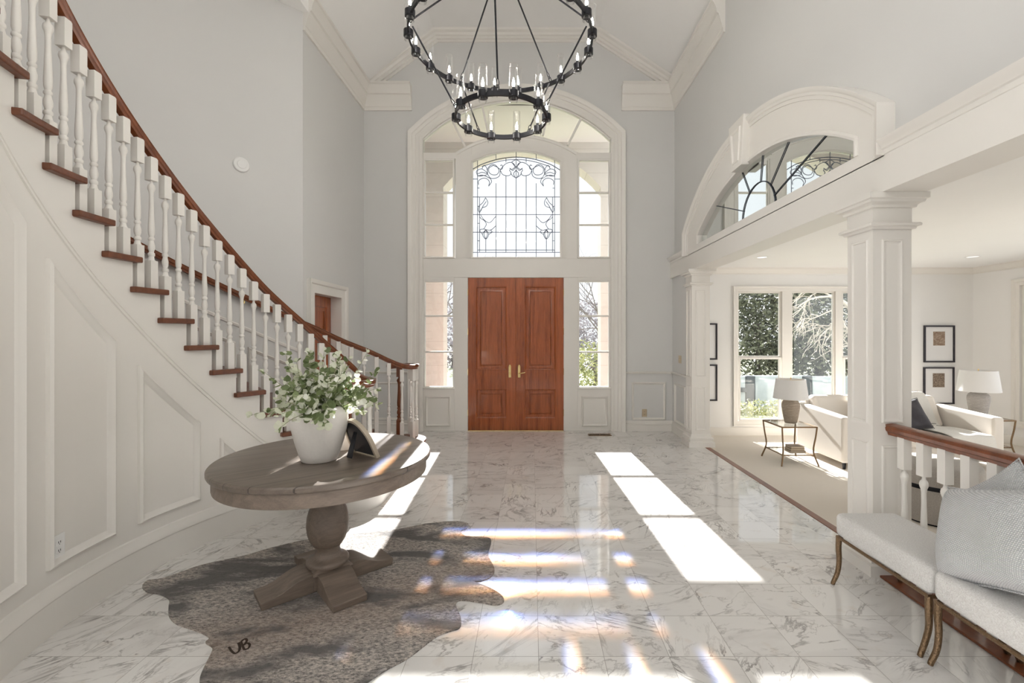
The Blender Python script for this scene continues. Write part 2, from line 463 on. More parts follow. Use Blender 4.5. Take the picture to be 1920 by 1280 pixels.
# right wall arched hood panel with its lunette
f_out = seg_arc(4.56, 1.79, 2.93, .715)
f_in = seg_arc(4.45, 1.43, 2.80, .43)
h = MB(); HB = .068
h.cols(lin(2.77,3.02,4), lambda y:2.6, f_out, 0, HB, RW)
h.cols(lin(3.02,5.88,36), f_in, f_out, 0, HB, RW)
h.cols([3.02,5.88], lambda y:2.6, lambda y:2.69, 0, HB, RW)
h.cols(lin(5.88,6.35,6), lambda y:2.6, f_out, 0, HB, RW)
struct(h.build('trim_arch_panel','trim'))
HP = [(-.088,.066),(-.086,.078),(-.06,.082),(-.055,.092),(-.035,.097),(-.022,.112),(0,.118),(0,.0)]
pth = [(2.766,2.606)] + [(y, f_out(y)+.004) for y in lin(2.766,6.354,40)] + [(6.354,2.606)]
h = MB(); h.sweep2(pth, HP, mp=RW); struct(h.build('trim_arch_hood','trim', smooth=35))
BP = [(0,.066),(.004,.074),(.03,.078),(.035,.09),(.055,.098),(.068,.114),(.088,.12),(.088,.0)]
for nm,(y0,y1) in (('trim_beam_near',(-1.3,2.77)),('trim_beam_far',(6.35,7.03))):
    h = MB(); h.sweep2([(y0,2.606),(y1,2.606)], BP, mp=RW); struct(h.build(nm,'trim', smooth=35))
h = MB(); h.sweep2([(3.024,2.69)]+[(y,f_in(y)-.003) for y in lin(3.024,5.876,36)]+[(5.876,2.69)], [(0,.0),(0,.068),(.004,.078),(.02,.082),(.035,.074),(.038,.066)], mp=RW)
struct(h.build('trim_lunette_bead','trim', smooth=35))
h = MB(); h.prism([(4.505,3.205),(4.735,3.205),(4.79,3.69),(4.45,3.69)], .06, .142, RW)
h.sweep2([(4.55,3.26),(4.69,3.26),(4.73,3.60),(4.51,3.60)], [(0,.140),(.006,.156),(.016,.156),(.03,.142)], closed=True, mp=RW)
struct(h.build('trim_keystone','trim', bevel=.006))
wn = tag(empty('window_lunette',(2.21,4.45,2.69)), 'mirrored sunburst lunette under the arched hood on the right wall', 'window', kind='structure')
h = MB(); h.cols(lin(3.02,5.88,36), lambda y:2.69, f_in, .004, .012, RW); h.build('pane','mirror',wn)
h = MB(); ctr = (4.42, 2.69)
h.tube([RW(ctr[0]+.32*cos(a), ctr[1]+.30*sin(a), .018) for a in lin(0,pi,16)], .005, 6)
for a in (20, 58, 100, 138, 163):
    d = (cos(R_(a)), sin(R_(a))); L = .32
    while L < 1.5 and 3.02 < ctr[0]+d[0]*L < 5.88 and ctr[1]+d[1]*L < f_in(ctr[0]+d[0]*L): L += .01
    h.tube([RW(ctr[0]+d[0]*.31, ctr[1]+d[1]*.30, .018), RW(ctr[0]+d[0]*L, ctr[1]+d[1]*L, .018)], .0045, 6)
h.build('leading','leaddark',wn)

# vaulted ceiling, stairwell ceiling
c = MB(); c.prism([(-2.56,5.38),(-1.517,6.22),(1.05,6.22),(2.233,5.44),(2.45,5.44),(2.45,5.95),(1.15,6.4),(-1.6,6.4),(-2.85,5.9),(-2.85,5.38)], -2.3, 7.1, lambda a,b,h:(a,h,b))
struct(c.build('ceiling','ceil'))
c = MB(); c.box(-4.6,-2.56,-1.3,5.22,5.2,5.38); struct(c.build('ceiling_stairwell','ceil'))
CR = [(0,5.0),(.022,5.0),(.026,5.045),(.034,5.055),(.036,5.075),(.05,5.12),(.075,5.20),(.078,5.215),(.10,5.225),(.102,5.25),(.112,5.30),(.135,5.345),(.155,5.355),(.155,5.383),(0,5.383)]
c = MB(); c.sweep2([(-1.87,7.04),(-2.625,7.04),(-2.625,5.17)], CR, mp=PLAN); struct(c.build('trim_crown_left','trim', smooth=30))
c = MB(); c.sweep2([(2.233,5.2),(2.233,7.04),(1.40,7.04)], CR, mp=PLAN); struct(c.build('trim_crown_right','trim', smooth=30))
c = MB(); c.sweep2([(2.24,5.44),(1.05,6.22),(-1.517,6.22),(-2.63,5.38)], [(0,0),(0,.13),(.03,.12),(.045,.085),(.075,.07),(.08,.05),(.115,.045),(.12,.02),(.15,.018),(.152,0)], mp=FW)
struct(c.build('trim_crown_raking','trim', smooth=30))

# arched casing round the entrance
fi = seg_arc(-.233, 1.467, 4.567, .605)
pth = [(-1.70,0)] + [(x, fi(x)) for x in lin(-1.70,1.234,36)] + [(1.234,0)]
CASP = [(0,-.12),(0,.012),(.012,.022),(.05,.024),(.056,.014),(.062,.014),(.105,.018),(.112,.03),(.155,.034),(.165,.05),(.19,.062),(.222,.066),(.225,.06),(.225,0)]
c = MB(); c.sweep2(pth, CASP, mp=FW); struct(c.build('trim_entrance_casing','trim', smooth=30))
# white framework of posts, transoms and arched head
glass_arc = seg_arc(-.24, .698, 4.215, .175)
head_arc = seg_arc(-.24, .955, 4.355, .285)
p = MB(); A0, A1 = -.11, -.012
p.box(-1.208,-1.002,0,2.40,A0,A1,FW); p.box(.502,.717,0,2.40,A0,A1,FW)
p.box(-1.70,1.234,2.402,2.702,A0,A1,FW)
p.box(-1.70,-1.208,2.36,2.402,A0,A1,FW); p.box(.717,1.234,2.36,2.402,A0,A1,FW)
p.box(-1.70,-1.208,0,.665,A0,A1,FW); p.box(.717,1.234,0,.665,A0,A1,FW)
p.cols(lin(-1.195,-.938,5), lambda x:2.70, head_arc, A0, A1, FW)
p.cols(lin(.458,.715,5), lambda x:2.70, head_arc, A0, A1, FW)
p.cols(lin(-.938,.458,24), glass_arc, head_arc, A0, A1, FW)
p.box(-1.70,-1.19,4.26,4.355,A0,A1,FW); p.box(.71,1.234,4.26,4.355,A0,A1,FW)
struct(p.build('trim_entrance_frame','trim', bevel=.004))
p = MB()
p.sweep2([(-.94,2.705)]+[(x,glass_arc(x)) for x in lin(-.94,.46,24)]+[(.46,2.705)], [(0,-.05),(0,-.006),(.012,.002),(.03,.0),(.05,-.01),(.10,-.012)], mp=FW, capped=False)
hd = [(x,head_arc(x)) for x in lin(-1.195,.715,26)]
p.sweep2(hd, [(-.05,-.012),(-.045,.004),(-.015,.008),(0,.0),(0,-.02)], mp=FW)
struct(p.build('trim_entrance_arch_bead','trim', smooth=35))
p = MB()
for x0,x1 in ((-1.66,-1.27),(.78,1.19)):
    p.sweep2([(x0,.075),(x1,.075),(x1,.545),(x0,.545)], PM, closed=True, mp=lambda a,b,h:FW(a,b,h-.013))
struct(p.build('trim_sidelight_panels','trim', smooth=35))

# windows of the entrance
def win(name, label, cx, z): return tag(empty(name,(cx,7.08,z)), label, 'window', kind='structure')
def rail(mb, x0,x1,z0,z1,h0=-.075,h1=-.02): mb.box(x0,x1,z0,z1,h0,h1,FW)
def ring(mb, x0,x1,z0,z1,w,h0=-.08,h1=-.015):
    rail(mb,x0,x0+w,z0,z1,h0,h1); rail(mb,x1-w,x1,z0,z1,h0,h1); rail(mb,x0+w,x1-w,z0,z0+w,h0,h1); rail(mb,x0+w,x1-w,z1-w,z1,h0,h1)
for i,(x0,x1,z0,z1,mz,lab) in enumerate((
    (-1.70,-1.208,2.702,4.26,(3.23,3.735),'three-pane upper sidelight left of the leaded arch window'),
    (.717,1.234,2.702,4.26,(3.23,3.735),'three-pane upper sidelight right of the leaded arch window'),
    (-1.70,-1.208,.665,2.36,(1.235,1.80),'three-pane tall sidelight left of the red-brown front doors'),
    (.717,1.234,.665,2.36,(1.235,1.80),'three-pane tall sidelight right of the red-brown front doors'))):
    wn = win('window_%d'%(i+2), lab, (x0+x1)/2, z0)
    m = MB(); ring(m,x0,x1,z0,z1,.028); m.box(x0,x1,z0,z0+.016,-.08,.012,FW); m.build('window_frame','trim',wn,bevel=.003)
    for z in mz:
        m = MB(); rail(m,x0+.028,x1-.028,z-.013,z+.013,-.07,-.025); m.build('muntin','trim',wn,bevel=.003)
    zz = [z0+.028]+list(mz)+[z1-.028]
    for a,b2 in zip(zz,zz[1:]):
        m = MB(); m.box(x0+.02,x1-.02,a-.004,b2+.004,-.052,-.046,FW); m.build('pane','glass',wn)
wn = win('window_6','clear fan-shaped transom with radial bars under the great arch', -.233, 4.4)
xs = lin(-1.70,1.234,44)
low = lambda x: head_arc(x) if -1.19 < x < .71 else 4.355
m = MB(); m.cols(xs, low, fi, -.052, -.046, FW); m.build('pane','glass',wn)
for (xa,za,xb,zb) in ((-1.043,4.45,-1.27,4.92),(-.683,4.66,-.775,5.09),(.175,4.63,.275,5.10),(.567,4.48,.775,4.90)):
    m = MB(); d = Vector((xb-xa,zb-za)).normalized(); n = Vector((-d.y,d.x))*.016
    q = [(xa-n.x,za-n.y),(xb-n.x,zb-n.y),(xb+n.x,zb+n.y),(xa+n.x,za+n.y)]
    m.prism(q,-.075,-.02,FW); m.build('muntin','trim',wn)
m = MB(); m.sweep2([(x,fi(x)) for x in lin(-1.70,1.234,36)], [(0,-.08),(0,-.015),(-.02,-.018),(-.022,-.08)], mp=FW); m.build('window_frame','trim',wn)

wn = win('window_1','arched leaded glass window with scroll ornament above the front doors', -.24, 2.7)
m = MB(); m.sweep2([(-.938,2.702),(-.938,glass_arc(-.938))]+[(x,glass_arc(x)) for x in lin(-.93,.45,24)]+[(.458,glass_arc(.458)),(.458,2.702)], [(0,-.08),(0,-.02),(-.014,-.022),(-.016,-.08)], mp=FW)
m.box(-.938,.458,2.702,2.72,-.08,.0,FW); m.build('window_frame','trim',wn)
m = MB(); m.cols(lin(-.938,.458,24), lambda x:2.705, glass_arc, -.053, -.047, FW); m.build('pane','glass',wn)
LD = lambda u,v: FW(-1.1417+u*.0014975, 4.4833-v*.0014975, -.044)
m = MB(); lw = .0056
def lead(pts, sm=True, r=lw, mir=False):
    for s in ((1,-1) if mir else (1,)):
        q = [(598+s*(u-598), v) for u,v in pts]
        if sm and len(q) > 2: q = [(p.x,p.y) for p in catmull([(a,b) for a,b in q], 5)]
        m.tube([LD(u,v) for u,v in q], r, 5)
for u,v0,v1 in ((193,215,1195),(215,540,1120),(280,985,1120),(387,400,1195),(492,320,1120)): lead([(u,v0),(u,v1)], mir=True)
lead([(598,65),(598,1195)])
for u,v0,v1 in ((193,160,225),(387,85,150),(492,130,180)): lead([(u,v0),(u,v1)], mir=True)
for v in (543,728,913): lead([(133,v),(1062,v)])
for v in (355,): lead([(133,v),(193,v)], mir=True)
lead([(193,1100),(1003,1100)]); lead([(133,1125),(1062,1125)])
for v in (450,640,820,1003): lead([(193,v),(215,v)], mir=True)
lead([(135,258),(240,200),(387,152),(500,132),(598,125),(696,132),(809,152),(956,200),(1062,262)], r=.0068)
lead([(240,225),(387,178),(500,156),(598,150),(696,156),(809,178),(956,225)])
orn = [
 [(360,212),(405,235),(418,275),(395,308),(350,310),(315,285),(315,240),(360,212)],
 [(300,300),(300,250),(330,212),(375,206),(410,238),(440,255),(458,235),(448,208),(432,215)],
 [(432,262),(450,235),(490,195),(540,180),(578,200),(582,232),(552,255),(530,240)],
 [(432,262),(455,305),(500,320),(535,312),(545,285),(530,265),(540,245)],
 [(540,245),(565,265),(598,225)],
 [(180,285),(190,265),(240,250),(300,300),(250,320),(200,320),(180,285)],
 [(240,250),(250,225),(265,212),(290,240),(300,300)],
 [(200,300),(240,285),(300,300)],[(190,325),(250,315),(330,350)],
 [(205,415),(205,375),(245,348),(290,352),(318,385),(310,430)],
 [(300,305),(330,345),(385,345),(425,318),(432,262)],
 [(330,350),(340,385),(310,430)],
 [(278,550),(302,600),(285,640),(240,660),(215,710)],
 [(278,550),(250,600),(210,640),(202,680),(215,710)],[(285,590),(250,640),(228,690)],
 [(210,725),(225,765),(262,790),(285,830),(258,880)],
 [(225,730),(260,780),(320,812),(387,745)],[(387,845),(330,890),(258,880)],
 [(280,885),(310,935),(280,985),(246,935),(280,885)],
 [(280,985),(262,935),(280,895),(298,935),(280,985)],
 [(246,935),(220,905),(225,885),(258,880)],[(310,935),(345,912),(330,890)],
 [(598,150),(570,165),(556,180),(598,225),(640,180),(626,165),(598,150)],
 [(598,150),(598,225)],[(598,262),(572,300),(598,345),(624,300),(598,262)],
 [(540,290),(560,320),(598,345)],[(387,745),(440,690),(470,450),(492,470)]]
for q in orn[:-1]: lead(q, mir=True)
m.build('leading','lead',wn)

# bevelled glass strips of the border; added tinted area lights stand in for the sun they would refract
def beam(name, c, tgt, w, h, power, col, roll_up=(0,0,1)):
    L = bpy.data.lights.new(name,'AREA'); L.shape = 'RECTANGLE'; L.size = w; L.size_y = h; L.energy = power; L.color = col; L.spread = R_(.75)
    o = bpy.data.objects.new(name,L); COL.objects.link(o); c, tgt = Vector(c), Vector(tgt)
    d = (tgt-c).normalized(); z = -d; x = Vector((1,0,0)); x = (x-z*x.dot(z)).normalized(); y = z.cross(x)
    o.matrix_world = localframe(c,x,y,z); return o
def localframe(o, u, v, w): return Matrix(((u.x,v.x,w.x,o.x),(u.y,v.y,w.y,o.y),(u.z,v.z,w.z,o.z),(0,0,0,1)))
BEAM_TINTS = ((.058,(.16,.34,1.),.75),(.0,(1.,.97,.92),1.05),(-.058,(1.,.42,.12),.75))  # tints of the added lights, set by hand as rainbow fringes
for zc, Yt, segs in ((2.822,3.405,((-.93,.29),(.305,.43))),(2.790,3.02,((-.93,-.86),(-.70,.10),(.31,.42))),(2.762,2.685,((-.93,-.86),(-.77,.20),(.33,.44))),(2.735,2.345,((-.93,-.86),(-.84,-.79),(-.75,.25),(.37,.45)))):
    for xa, xb in segs:
        m = MB(); m.add([FW(x,z,h) for x in (xa,xb) for z,h in ((zc-.011,-.038),(zc-.011,-.045),(zc+.011,-.045),(zc+.011,-.043))],[(0,1,2,3),(4,7,6,5),(0,4,5,1),(1,5,6,2),(2,6,7,3),(3,7,4,0)])
        m.build('bevel_strip','glass',wn)
        c = Vector(FW((xa+xb)/2, zc, -.030))
        for dy, col, k in BEAM_TINTS: beam('added_beam_light', c, (c.x+.09*zc, Yt+dy, 0), xb-xa, .022, .27*k*(xb-xa), col)
for xs_, zc, ln, tx, ty, tz_, pw in ((-.925,3.11,.34,-.84,2.68,.775,.10),(-.925,2.86,.13,-.88,2.05,0,.03),(-.05,2.86,.12,.19,2.10,0,.03),(.24,2.86,.12,.48,2.06,0,.03),(.44,2.87,.14,.83,2.02,0,.035)):
    m = MB(); m.box(xs_-.008,xs_+.008,zc-ln/2,zc+ln/2,-.045,-.039,FW); m.build('bevel_strip','glass',wn)
    c = Vector(FW(xs_,zc,-.030))
    for dx, col, k in ((-.022,(.25,.42,1.),.9),(.0,(1.,.97,.92),1.),(.022,(1.,.50,.18),.9)): beam('added_beam_light', c, (tx+dx,ty,tz_), .014, ln, pw*k, col)

# front doors
def door_leaf(name, x0, x1, label, hinge_left):
    d = tag(empty(name,((x0+x1)/2,7.09,0)), label, 'door', kind='structure')
    sh = .125 if hinge_left else .145; sl = .145 if hinge_left else .125
    pl, pr = x0+sh, x1-sl
    f = MB(); H0,H1 = -.075,-.03
    f.box(x0,pl,.012,2.398,H0,H1,FW); f.box(pr,x1,.012,2.398,H0,H1,FW)
    for z0,z1 in ((.012,.197),(.653,.952),(2.262,2.398)): f.box(pl,pr,z0,z1,H0,H1,FW)
    if not hinge_left: f.box(x0-.02,x0+.03,.012,2.398,-.09,-.0745,FW)
    f.build('door_frame','door',d,bevel=.002)
    for z0,z1 in ((.197,.653),(.952,2.262)):
        q = MB(); q.box(pl,pr,z0,z1,-.068,-.052,FW)
        q.sweep2([(pl,z0),(pr,z0),(pr,z1),(pl,z1)], [(0,-.03),(.005,-.026),(.014,-.03),(.018,-.048),(.03,-.05),(.075,-.036),(.08,-.036)], closed=True, mp=FW)
        q.box(pl+.075,pr-.075,z0+.075,z1-.075,-.06,-.036,FW)
        q.build('door_panel','door',d,smooth=30)
    hx = x0-.004 if hinge_left else x1+.004
    for z in (.283,.925,1.554,2.17):
        q = MB(); q.lathe([(.009,-.05),(.009,.05)],(hx,7.062,z),10); q.lathe([(.006,.05),(.004,.058)],(hx,7.062,z),8); q.build('hinge','brass',d)
    px = x1-.093 if hinge_left else x0+.052
    q = MB(); q.prism([(px-.02,.835),(px+.02,.835),(px+.02,1.005),(px+.012,1.03),(px,1.038),(px-.012,1.03),(px-.02,1.005)], -.03,-.022, FW)
    if hinge_left:
        q.lathe([(.012,0),(.012,.008),(.006,.012)],(0,0,0),12); n=12*3
        for k in range(len(q.v)-n,len(q.v)): v=q.v[k]; q.v[k]=Vector(FW(px+v.x,.99+v.y,-.022+v.z))
    q.build('lock_plate','brass',d,bevel=.002)
    q = MB()
    if hinge_left:
        q.tube([FW(px,.99,-.022),FW(px,.99,-.006)],.012,10); q.tube([FW(px,.90,-.022),FW(px,.90,.002)],.008,8); q.tube([FW(px,.885,.0),FW(px,.915,.0)],.006,8)
    else:
        q.tube([FW(px,.90,-.022),FW(px,.90,.022),FW(px+.012,.902,.03),FW(px+.05,.91,.032),FW(px+.085,.915,.03),FW(px+.095,.925,.028)],[.009,.009,.008,.007,.006,.005],8)
        q.tube([FW(px,.99,-.022),FW(px,.99,-.008)],.011,10)
    q.build('door_handle','brass',d,smooth=40)
    return d
door_leaf('door_1',-1.0,-.2503,'left leaf of the red-brown panelled front doors',True)
door_leaf('door_2',-.2497,.5,'right leaf of the red-brown panelled front doors with lever handle',False)
q = MB(); q.box(-1.0,.5,0,.012,-.12,-.005,FW); struct(q.build('trim_door_sill','brass'))

# left wall door behind the staircase
d = tag(empty('door_3',(-2.75,5.8,0)),'narrow brown panelled door in the left wall behind the stair rail','door',kind='structure')
f = MB(); H0,H1=-.16,-.13
for a0,a1,z0,z1 in ((5.41,5.53,0,2.01),(6.06,6.18,0,2.01),(5.53,6.06,0,.2),(5.53,6.06,.85,1.0),(5.53,6.06,1.88,2.01)): f.box(a0,a1,z0,z1,H0,H1,LW)
f.build('door_frame','door',d,bevel=.003)
for z0,z1 in ((.2,.85),(1.0,1.88)):
    q = MB(); q.box(5.53,6.06,z0,z1,-.155,-.145,LW)
    q.sweep2([(5.53,z0),(6.06,z0),(6.06,z1),(5.53,z1)],[(0,-.13),(.012,-.135),(.016,-.145),(.06,-.138)],closed=True,mp=LW); q.build('door_panel','door',d,smooth=30)
q = MB(); q.sweep2([(6.18,0),(6.18,2.012),(5.41,2.012),(5.41,0)], [(.004,-.128),(.004,.02),(-.02,.026),(-.10,.022),(-.11,.04),(-.135,.05),(-.155,.05),(-.155,0)], mp=LW)
struct(q.build('trim_left_door_casing','trim',smooth=30))

# wainscot on the back wall and by the far column
w = MB()
for x0,x1 in ((1.459,2.2),(-2.625,-1.925)):
    w.sweep2([(x0,0),(x1,0)],BASEP,mp=FW); w.sweep2([(x0,.895),(x1,.895)],CAPP,mp=FW)
w.sweep2([(1.56,.175),(2.09,.175),(2.09,.765),(1.56,.765)],PM,closed=True,mp=FW)
w.sweep2([(-2.52,.175),(-2.03,.175),(-2.03,.765),(-2.52,.765)],PM,closed=True,mp=FW)
struct(w.build('trim_wainscot_back','trim',smooth=30))
w = MB()
w.sweep2([(6.3,0),(7.02,0)],BASEP,mp=RB); w.sweep2([(6.3,.895),(7.02,.895)],CAPP,mp=RB)
w.sweep2([(6.42,.175),(6.90,.175),(6.90,.765),(6.42,.765)],PM,closed=True,mp=RB)
struct(w.build('trim_wainscot_right','trim',smooth=30))
w = MB(); w.sweep2([(6.34,0),(6.96,0)],BASEP,mp=LW); w.sweep2([(6.34,.895),(6.96,.895)],CAPP,mp=LW); struct(w.build('trim_wainscot_left','trim',smooth=30))

# columns
def column(name, y0, label):
    c = tag(empty(name,(2.274,y0+.115,0)), label,'column',kind='structure')
    x0,x1,y1 = 2.15,2.397,y0+.23
    rect = [(x0,y0),(x1,y0),(x1,y1),(x0,y1)]
    s = MB(); s.box(x0+.0015,x1-.0015,y0+.0015,y1-.0015,.1,2.37)
    for z0,z1 in ((.22,.80),(.95,2.10)):
        s.sweep2([(x0+.06,z0),(x1-.06,z0),(x1-.06,z1),(x0+.06,z1)],[(-.004,0),(0,.008),(.008,.009),(.012,.003),(.02,.001),(.03,.0)],closed=True,mp=lambda a,b,h:(a,y0+.0015-h,b))
        s.sweep2([(y1-.055,z0),(y0+.055,z0),(y0+.055,z1),(y1-.055,z1)],[(-.004,0),(0,.008),(.008,.009),(.012,.003),(.02,.001),(.03,.0)],closed=True,mp=lambda a,b,h:(x0+.0015-h,a,b))
    s.build('shaft','trim',c)
    s = MB(); s.sweep2(rect,[(0,2.165),(-.014,2.168),(-.018,2.18),(-.034,2.186),(-.036,2.196),(-.03,2.204),(0,2.21),(0,2.30),(-.016,2.303),(-.02,2.316),(-.03,2.325),(-.045,2.33),(-.05,2.345),(-.062,2.35),(-.062,2.3849),(0,2.3849)],closed=True,mp=PLAN); s.build('capital','trim',c,smooth=30)
    s = MB(); s.sweep2(rect,[(0,.17),(-.012,.165),(-.018,.135),(-.034,.125),(-.038,.105),(-.03,.1),(-.03,.075),(-.05,.068),(-.052,0)],closed=True,mp=PLAN); s.build('base','trim',c,smooth=30)
column('column_1',2.841,'near square panelled column beside the bouclé bench')
column('column_2',6.06,'far square panelled column beside the entrance wainscot')

# living room shell
w = MB()
for a0,a1,z0,z1 in ((2.31,3.70,-.3,2.8),(6.385,8.1,-.3,2.8),(3.70,6.385,-.3,-.045),(3.70,6.385,2.29,2.8)): w.box(a0,a1,z0,z1,-.16,0,LVB)
struct(w.build('wall_living_back','wall_living'))
w = MB()
for a0,a1,z0,z1 in ((-3.2,2.4,-.3,2.8),(5.0,5.72,-.3,2.8),(7.32,8.26,-.3,2.8),(5.72,7.32,-.3,.1),(5.72,7.32,2.31,2.8)): w.box(a0,a1,z0,z1,-.16,0,LVR)
struct(w.build('wall_living_right','wall_living'))
w = MB(); w.box(2.3,2.4,7.05,8.1,-.3,2.8); struct(w.build('wall_living_left','wall'))
c = MB(); c.box(2.43,8.1,-3.2,8.26,2.70,2.84); struct(c.build('ceiling_living','ceil'))
c = MB(); c.sweep2([(7.93,-1.2),(7.93,8.1),(2.4,8.1),(2.4,7.06)],[(0,2.59),(.015,2.59),(.02,2.61),(.03,2.62),(.06,2.665),(.085,2.68),(.09,2.70),(0,2.70)],mp=PLAN); struct(c.build('trim_living_crown','trim',smooth=30))
c = MB(); c.sweep2([(7.93,-1.2),(7.93,8.1),(2.4,8.1),(2.4,7.06)],[(0,-.3),(.022,-.3),(.022,-.18),(.012,-.16),(0,-.155)],mp=PLAN); struct(c.build('baseboard_living','trim',smooth=30))
def casing(o, mp, x0,x1,z0,z1, w=.085):
    c = MB(); c.sweep2([(x0,z0),(x1,z0),(x1,z1),(x0,z1)],[(.004,-.1),(.004,.012),(-.01,.02),(-.05,.022),(-.06,.034),(-w,.04),(-w,0)],closed=True,mp=mp); c.build('window_casing','trim',o,smooth=30)
wn = tag(empty('window_7',(5.04,8.15,0)),'three-bay white window of the living room looking onto the garden','window',kind='structure')
casing(wn,LVB,3.70,6.385,-.045,2.29)
m = MB()
for a0,a1 in ((4.50,4.675),(5.46,5.585)): m.box(a0,a1,-.045,2.29,-.09,.005,LVB)
m.build('mullion','trim',wn,bevel=.004)
def sash(x0,x1,z0,z1,hh,mp,w=.035):
    m = MB(); m.box(x0,x0+w,z0,z1,hh-.02,hh+.02,mp); m.box(x1-w,x1,z0,z1,hh-.02,hh+.02,mp); m.box(x0+w,x1-w,z0,z0+w,hh-.02,hh+.02,mp); m.box(x0+w,x1-w,z1-w,z1,hh-.02,hh+.02,mp)
    s_ = m.build('sash','trim',wn,bevel=.003)
    m = MB(); m.box(x0+w-.005,x1-w+.005,z0+w-.005,z1-w+.005,hh-.003,hh+.003,mp); m.build('pane','glass',s_)
for x0,x1 in ((3.70,4.50),(5.585,6.385)):
    sash(x0,x1,1.09,2.29,-.05,LVB); sash(x0+.02,x1-.02,-.045,1.10,-.02,LVB)
sash(4.675,5.46,-.045,2.29,-.05,LVB,.03)
wn = tag(empty('window_8',(7.98,6.5,.1)),'tall window on the right living room wall at the picture edge','window',kind='structure')
casing(wn,LVR,5.72,7.32,.1,2.31,.10)
for a0,a1 in ((5.72,6.52),(6.52,7.32)): sash(a0,a1,.1,2.31,-.05,LVR,.04)

# porch outside
p = MB(); p.box(-4.2,2.28,7.25,9.6,-.16,-.06); struct(p.build('floor_porch','concrete'))
PA = seg_arc(-.185,1.505,4.33,.72); PF = lambda a,b,h:(a,8.62+h,b)
p = MB(); p.cols([-3.2,-1.69],lambda x:-.06,lambda x:5.6,0,.4,PF); p.cols([1.32,2.27],lambda x:-.06,lambda x:5.6,0,.4,PF); p.cols(lin(-1.69,1.32,24),PA,lambda x:5.6,0,.4,PF)
struct(p.build('wall_porch_front','stone'))
p = MB(); p.box(-3.2,-2.9,7.25,8.62,-.06,5.4); struct(p.build('wall_porch_left','stone'))
p = MB(); p.box(-3.2,2.27,7.25,8.62,5.19,5.4); struct(p.build('ceiling_porch','porchceil'))
p = MB(); p.box(2.42,60,8.27,70,-.5,-.42); p.box(-60,2.42,9.6,70,-.5,-.30); struct(p.build('ground_garden','lawn'))
# ================================================================== STAIRCASE
CX, CY, RI, RO = -.56, 2.65, 1.905, 3.25
def ti(n): return 121.8+5.43*(n-1)
def to(n):
    if n <= 4.8: return 110+5.816*(n-1)
    if n <= 8: return 132.1+7.5*(n-4.8)
    return 156.1+5.6*(n-8)
def tz(n): return .1715*n if n <= 4 else .686+.1855*(n-4)
def pol(r, deg): return (CX+r*cos(R_(deg)), CY+r*sin(R_(deg)))
NS = 17; TH = .036
SM = lambda a,b,h: (CX+(RI-h)*cos(a/RI), CY+(RI-h)*sin(a/RI), b)
SO = lambda a,b,h: (CX+(RO-h)*cos(a/RO), CY+(RO-h)*sin(a/RO), b)
def on(rad, pts, closed=False, step=.06):
    P = [(rad*R_(a), b) for a,b in pts]; out = []
    n = len(P)
    for i in range(n if closed else n-1):
        a, b = P[i], P[(i+1)%n]; k = max(1, int(abs(b[0]-a[0])/step))
        out += [(a[0]+(b[0]-a[0])*j/k, a[1]+(b[1]-a[1])*j/k) for j in range(k)]
    if not closed: out.append(P[-1])
    return out
# curved stringer wall (structure)
w = MB()
for n in range(1, NS+1):
    a0, a1 = ti(n)+(0 if n > 1 else 4), ti(n+1)
    w.cols([RI*R_(a) for a in lin(a0,a1,4)], lambda x:0, lambda x,z=tz(n)-TH:z, -.06, 0, SM)
struct(w.build('wall_stair','trim',smooth=20))
w = MB(); w.cols([RO*R_(a) for a in lin(129.4,232,60)], lambda x:0, lambda x:5.25, -.12, 0, SO); struct(w.build('wall_stairwell','wall',smooth=20))
zl = lambda a: .882+.0337*(a-162.5)
w = MB()
for a0,a1 in ((196.5,209.),(179.8,192.3),(162.5,175.2),(149.5,158.1)):
    w.sweep2(on(RI,[(a0,.322),(a1,.322),(a1,zl(a1)),(a0,zl(a0))],True), [(0,0),(.002,.018),(.014,.027),(.024,.015),(.036,.010),(.044,0)], closed=True, mp=SM)
w.sweep2(on(RI,[(141,.40),(149.3,.651),(176,1.559),(191.2,2.05),(214,2.80)]), [(0,0),(.002,.008),(.012,.008),(.014,.003),(.02,.003),(.022,.008),(.03,.008),(.032,0)], mp=SM)
struct(w.build('trim_stair_panels','trim',smooth=35))
w = MB(); w.sweep2(on(RI,[(126,0),(214,0)]), [(0,0),(0,.028),(.165,.028),(.175,.034),(.195,.03),(.215,.016),(.235,.01),(.24,0)], mp=SM); struct(w.build('baseboard_stair','trim',smooth=30))
w = MB()
w.sweep2(on(RO,[(130,1.30),(156,2.0),(200,3.2)]), [(0,0),(0,.014),(.02,.018),(.035,0)], mp=SO)
for a0,a1 in ((131,139),(141,149),(151,160)):
    f = lambda a: 1.14+.0262*(a-130)
    w.sweep2(on(RO,[(a0,f(a0)-.5),(a1,f(a1)-.5),(a1,f(a1)),(a0,f(a0))],True), PM, closed=True, mp=SO)
struct(w.build('trim_stairwell_wainscot','trim',smooth=35))

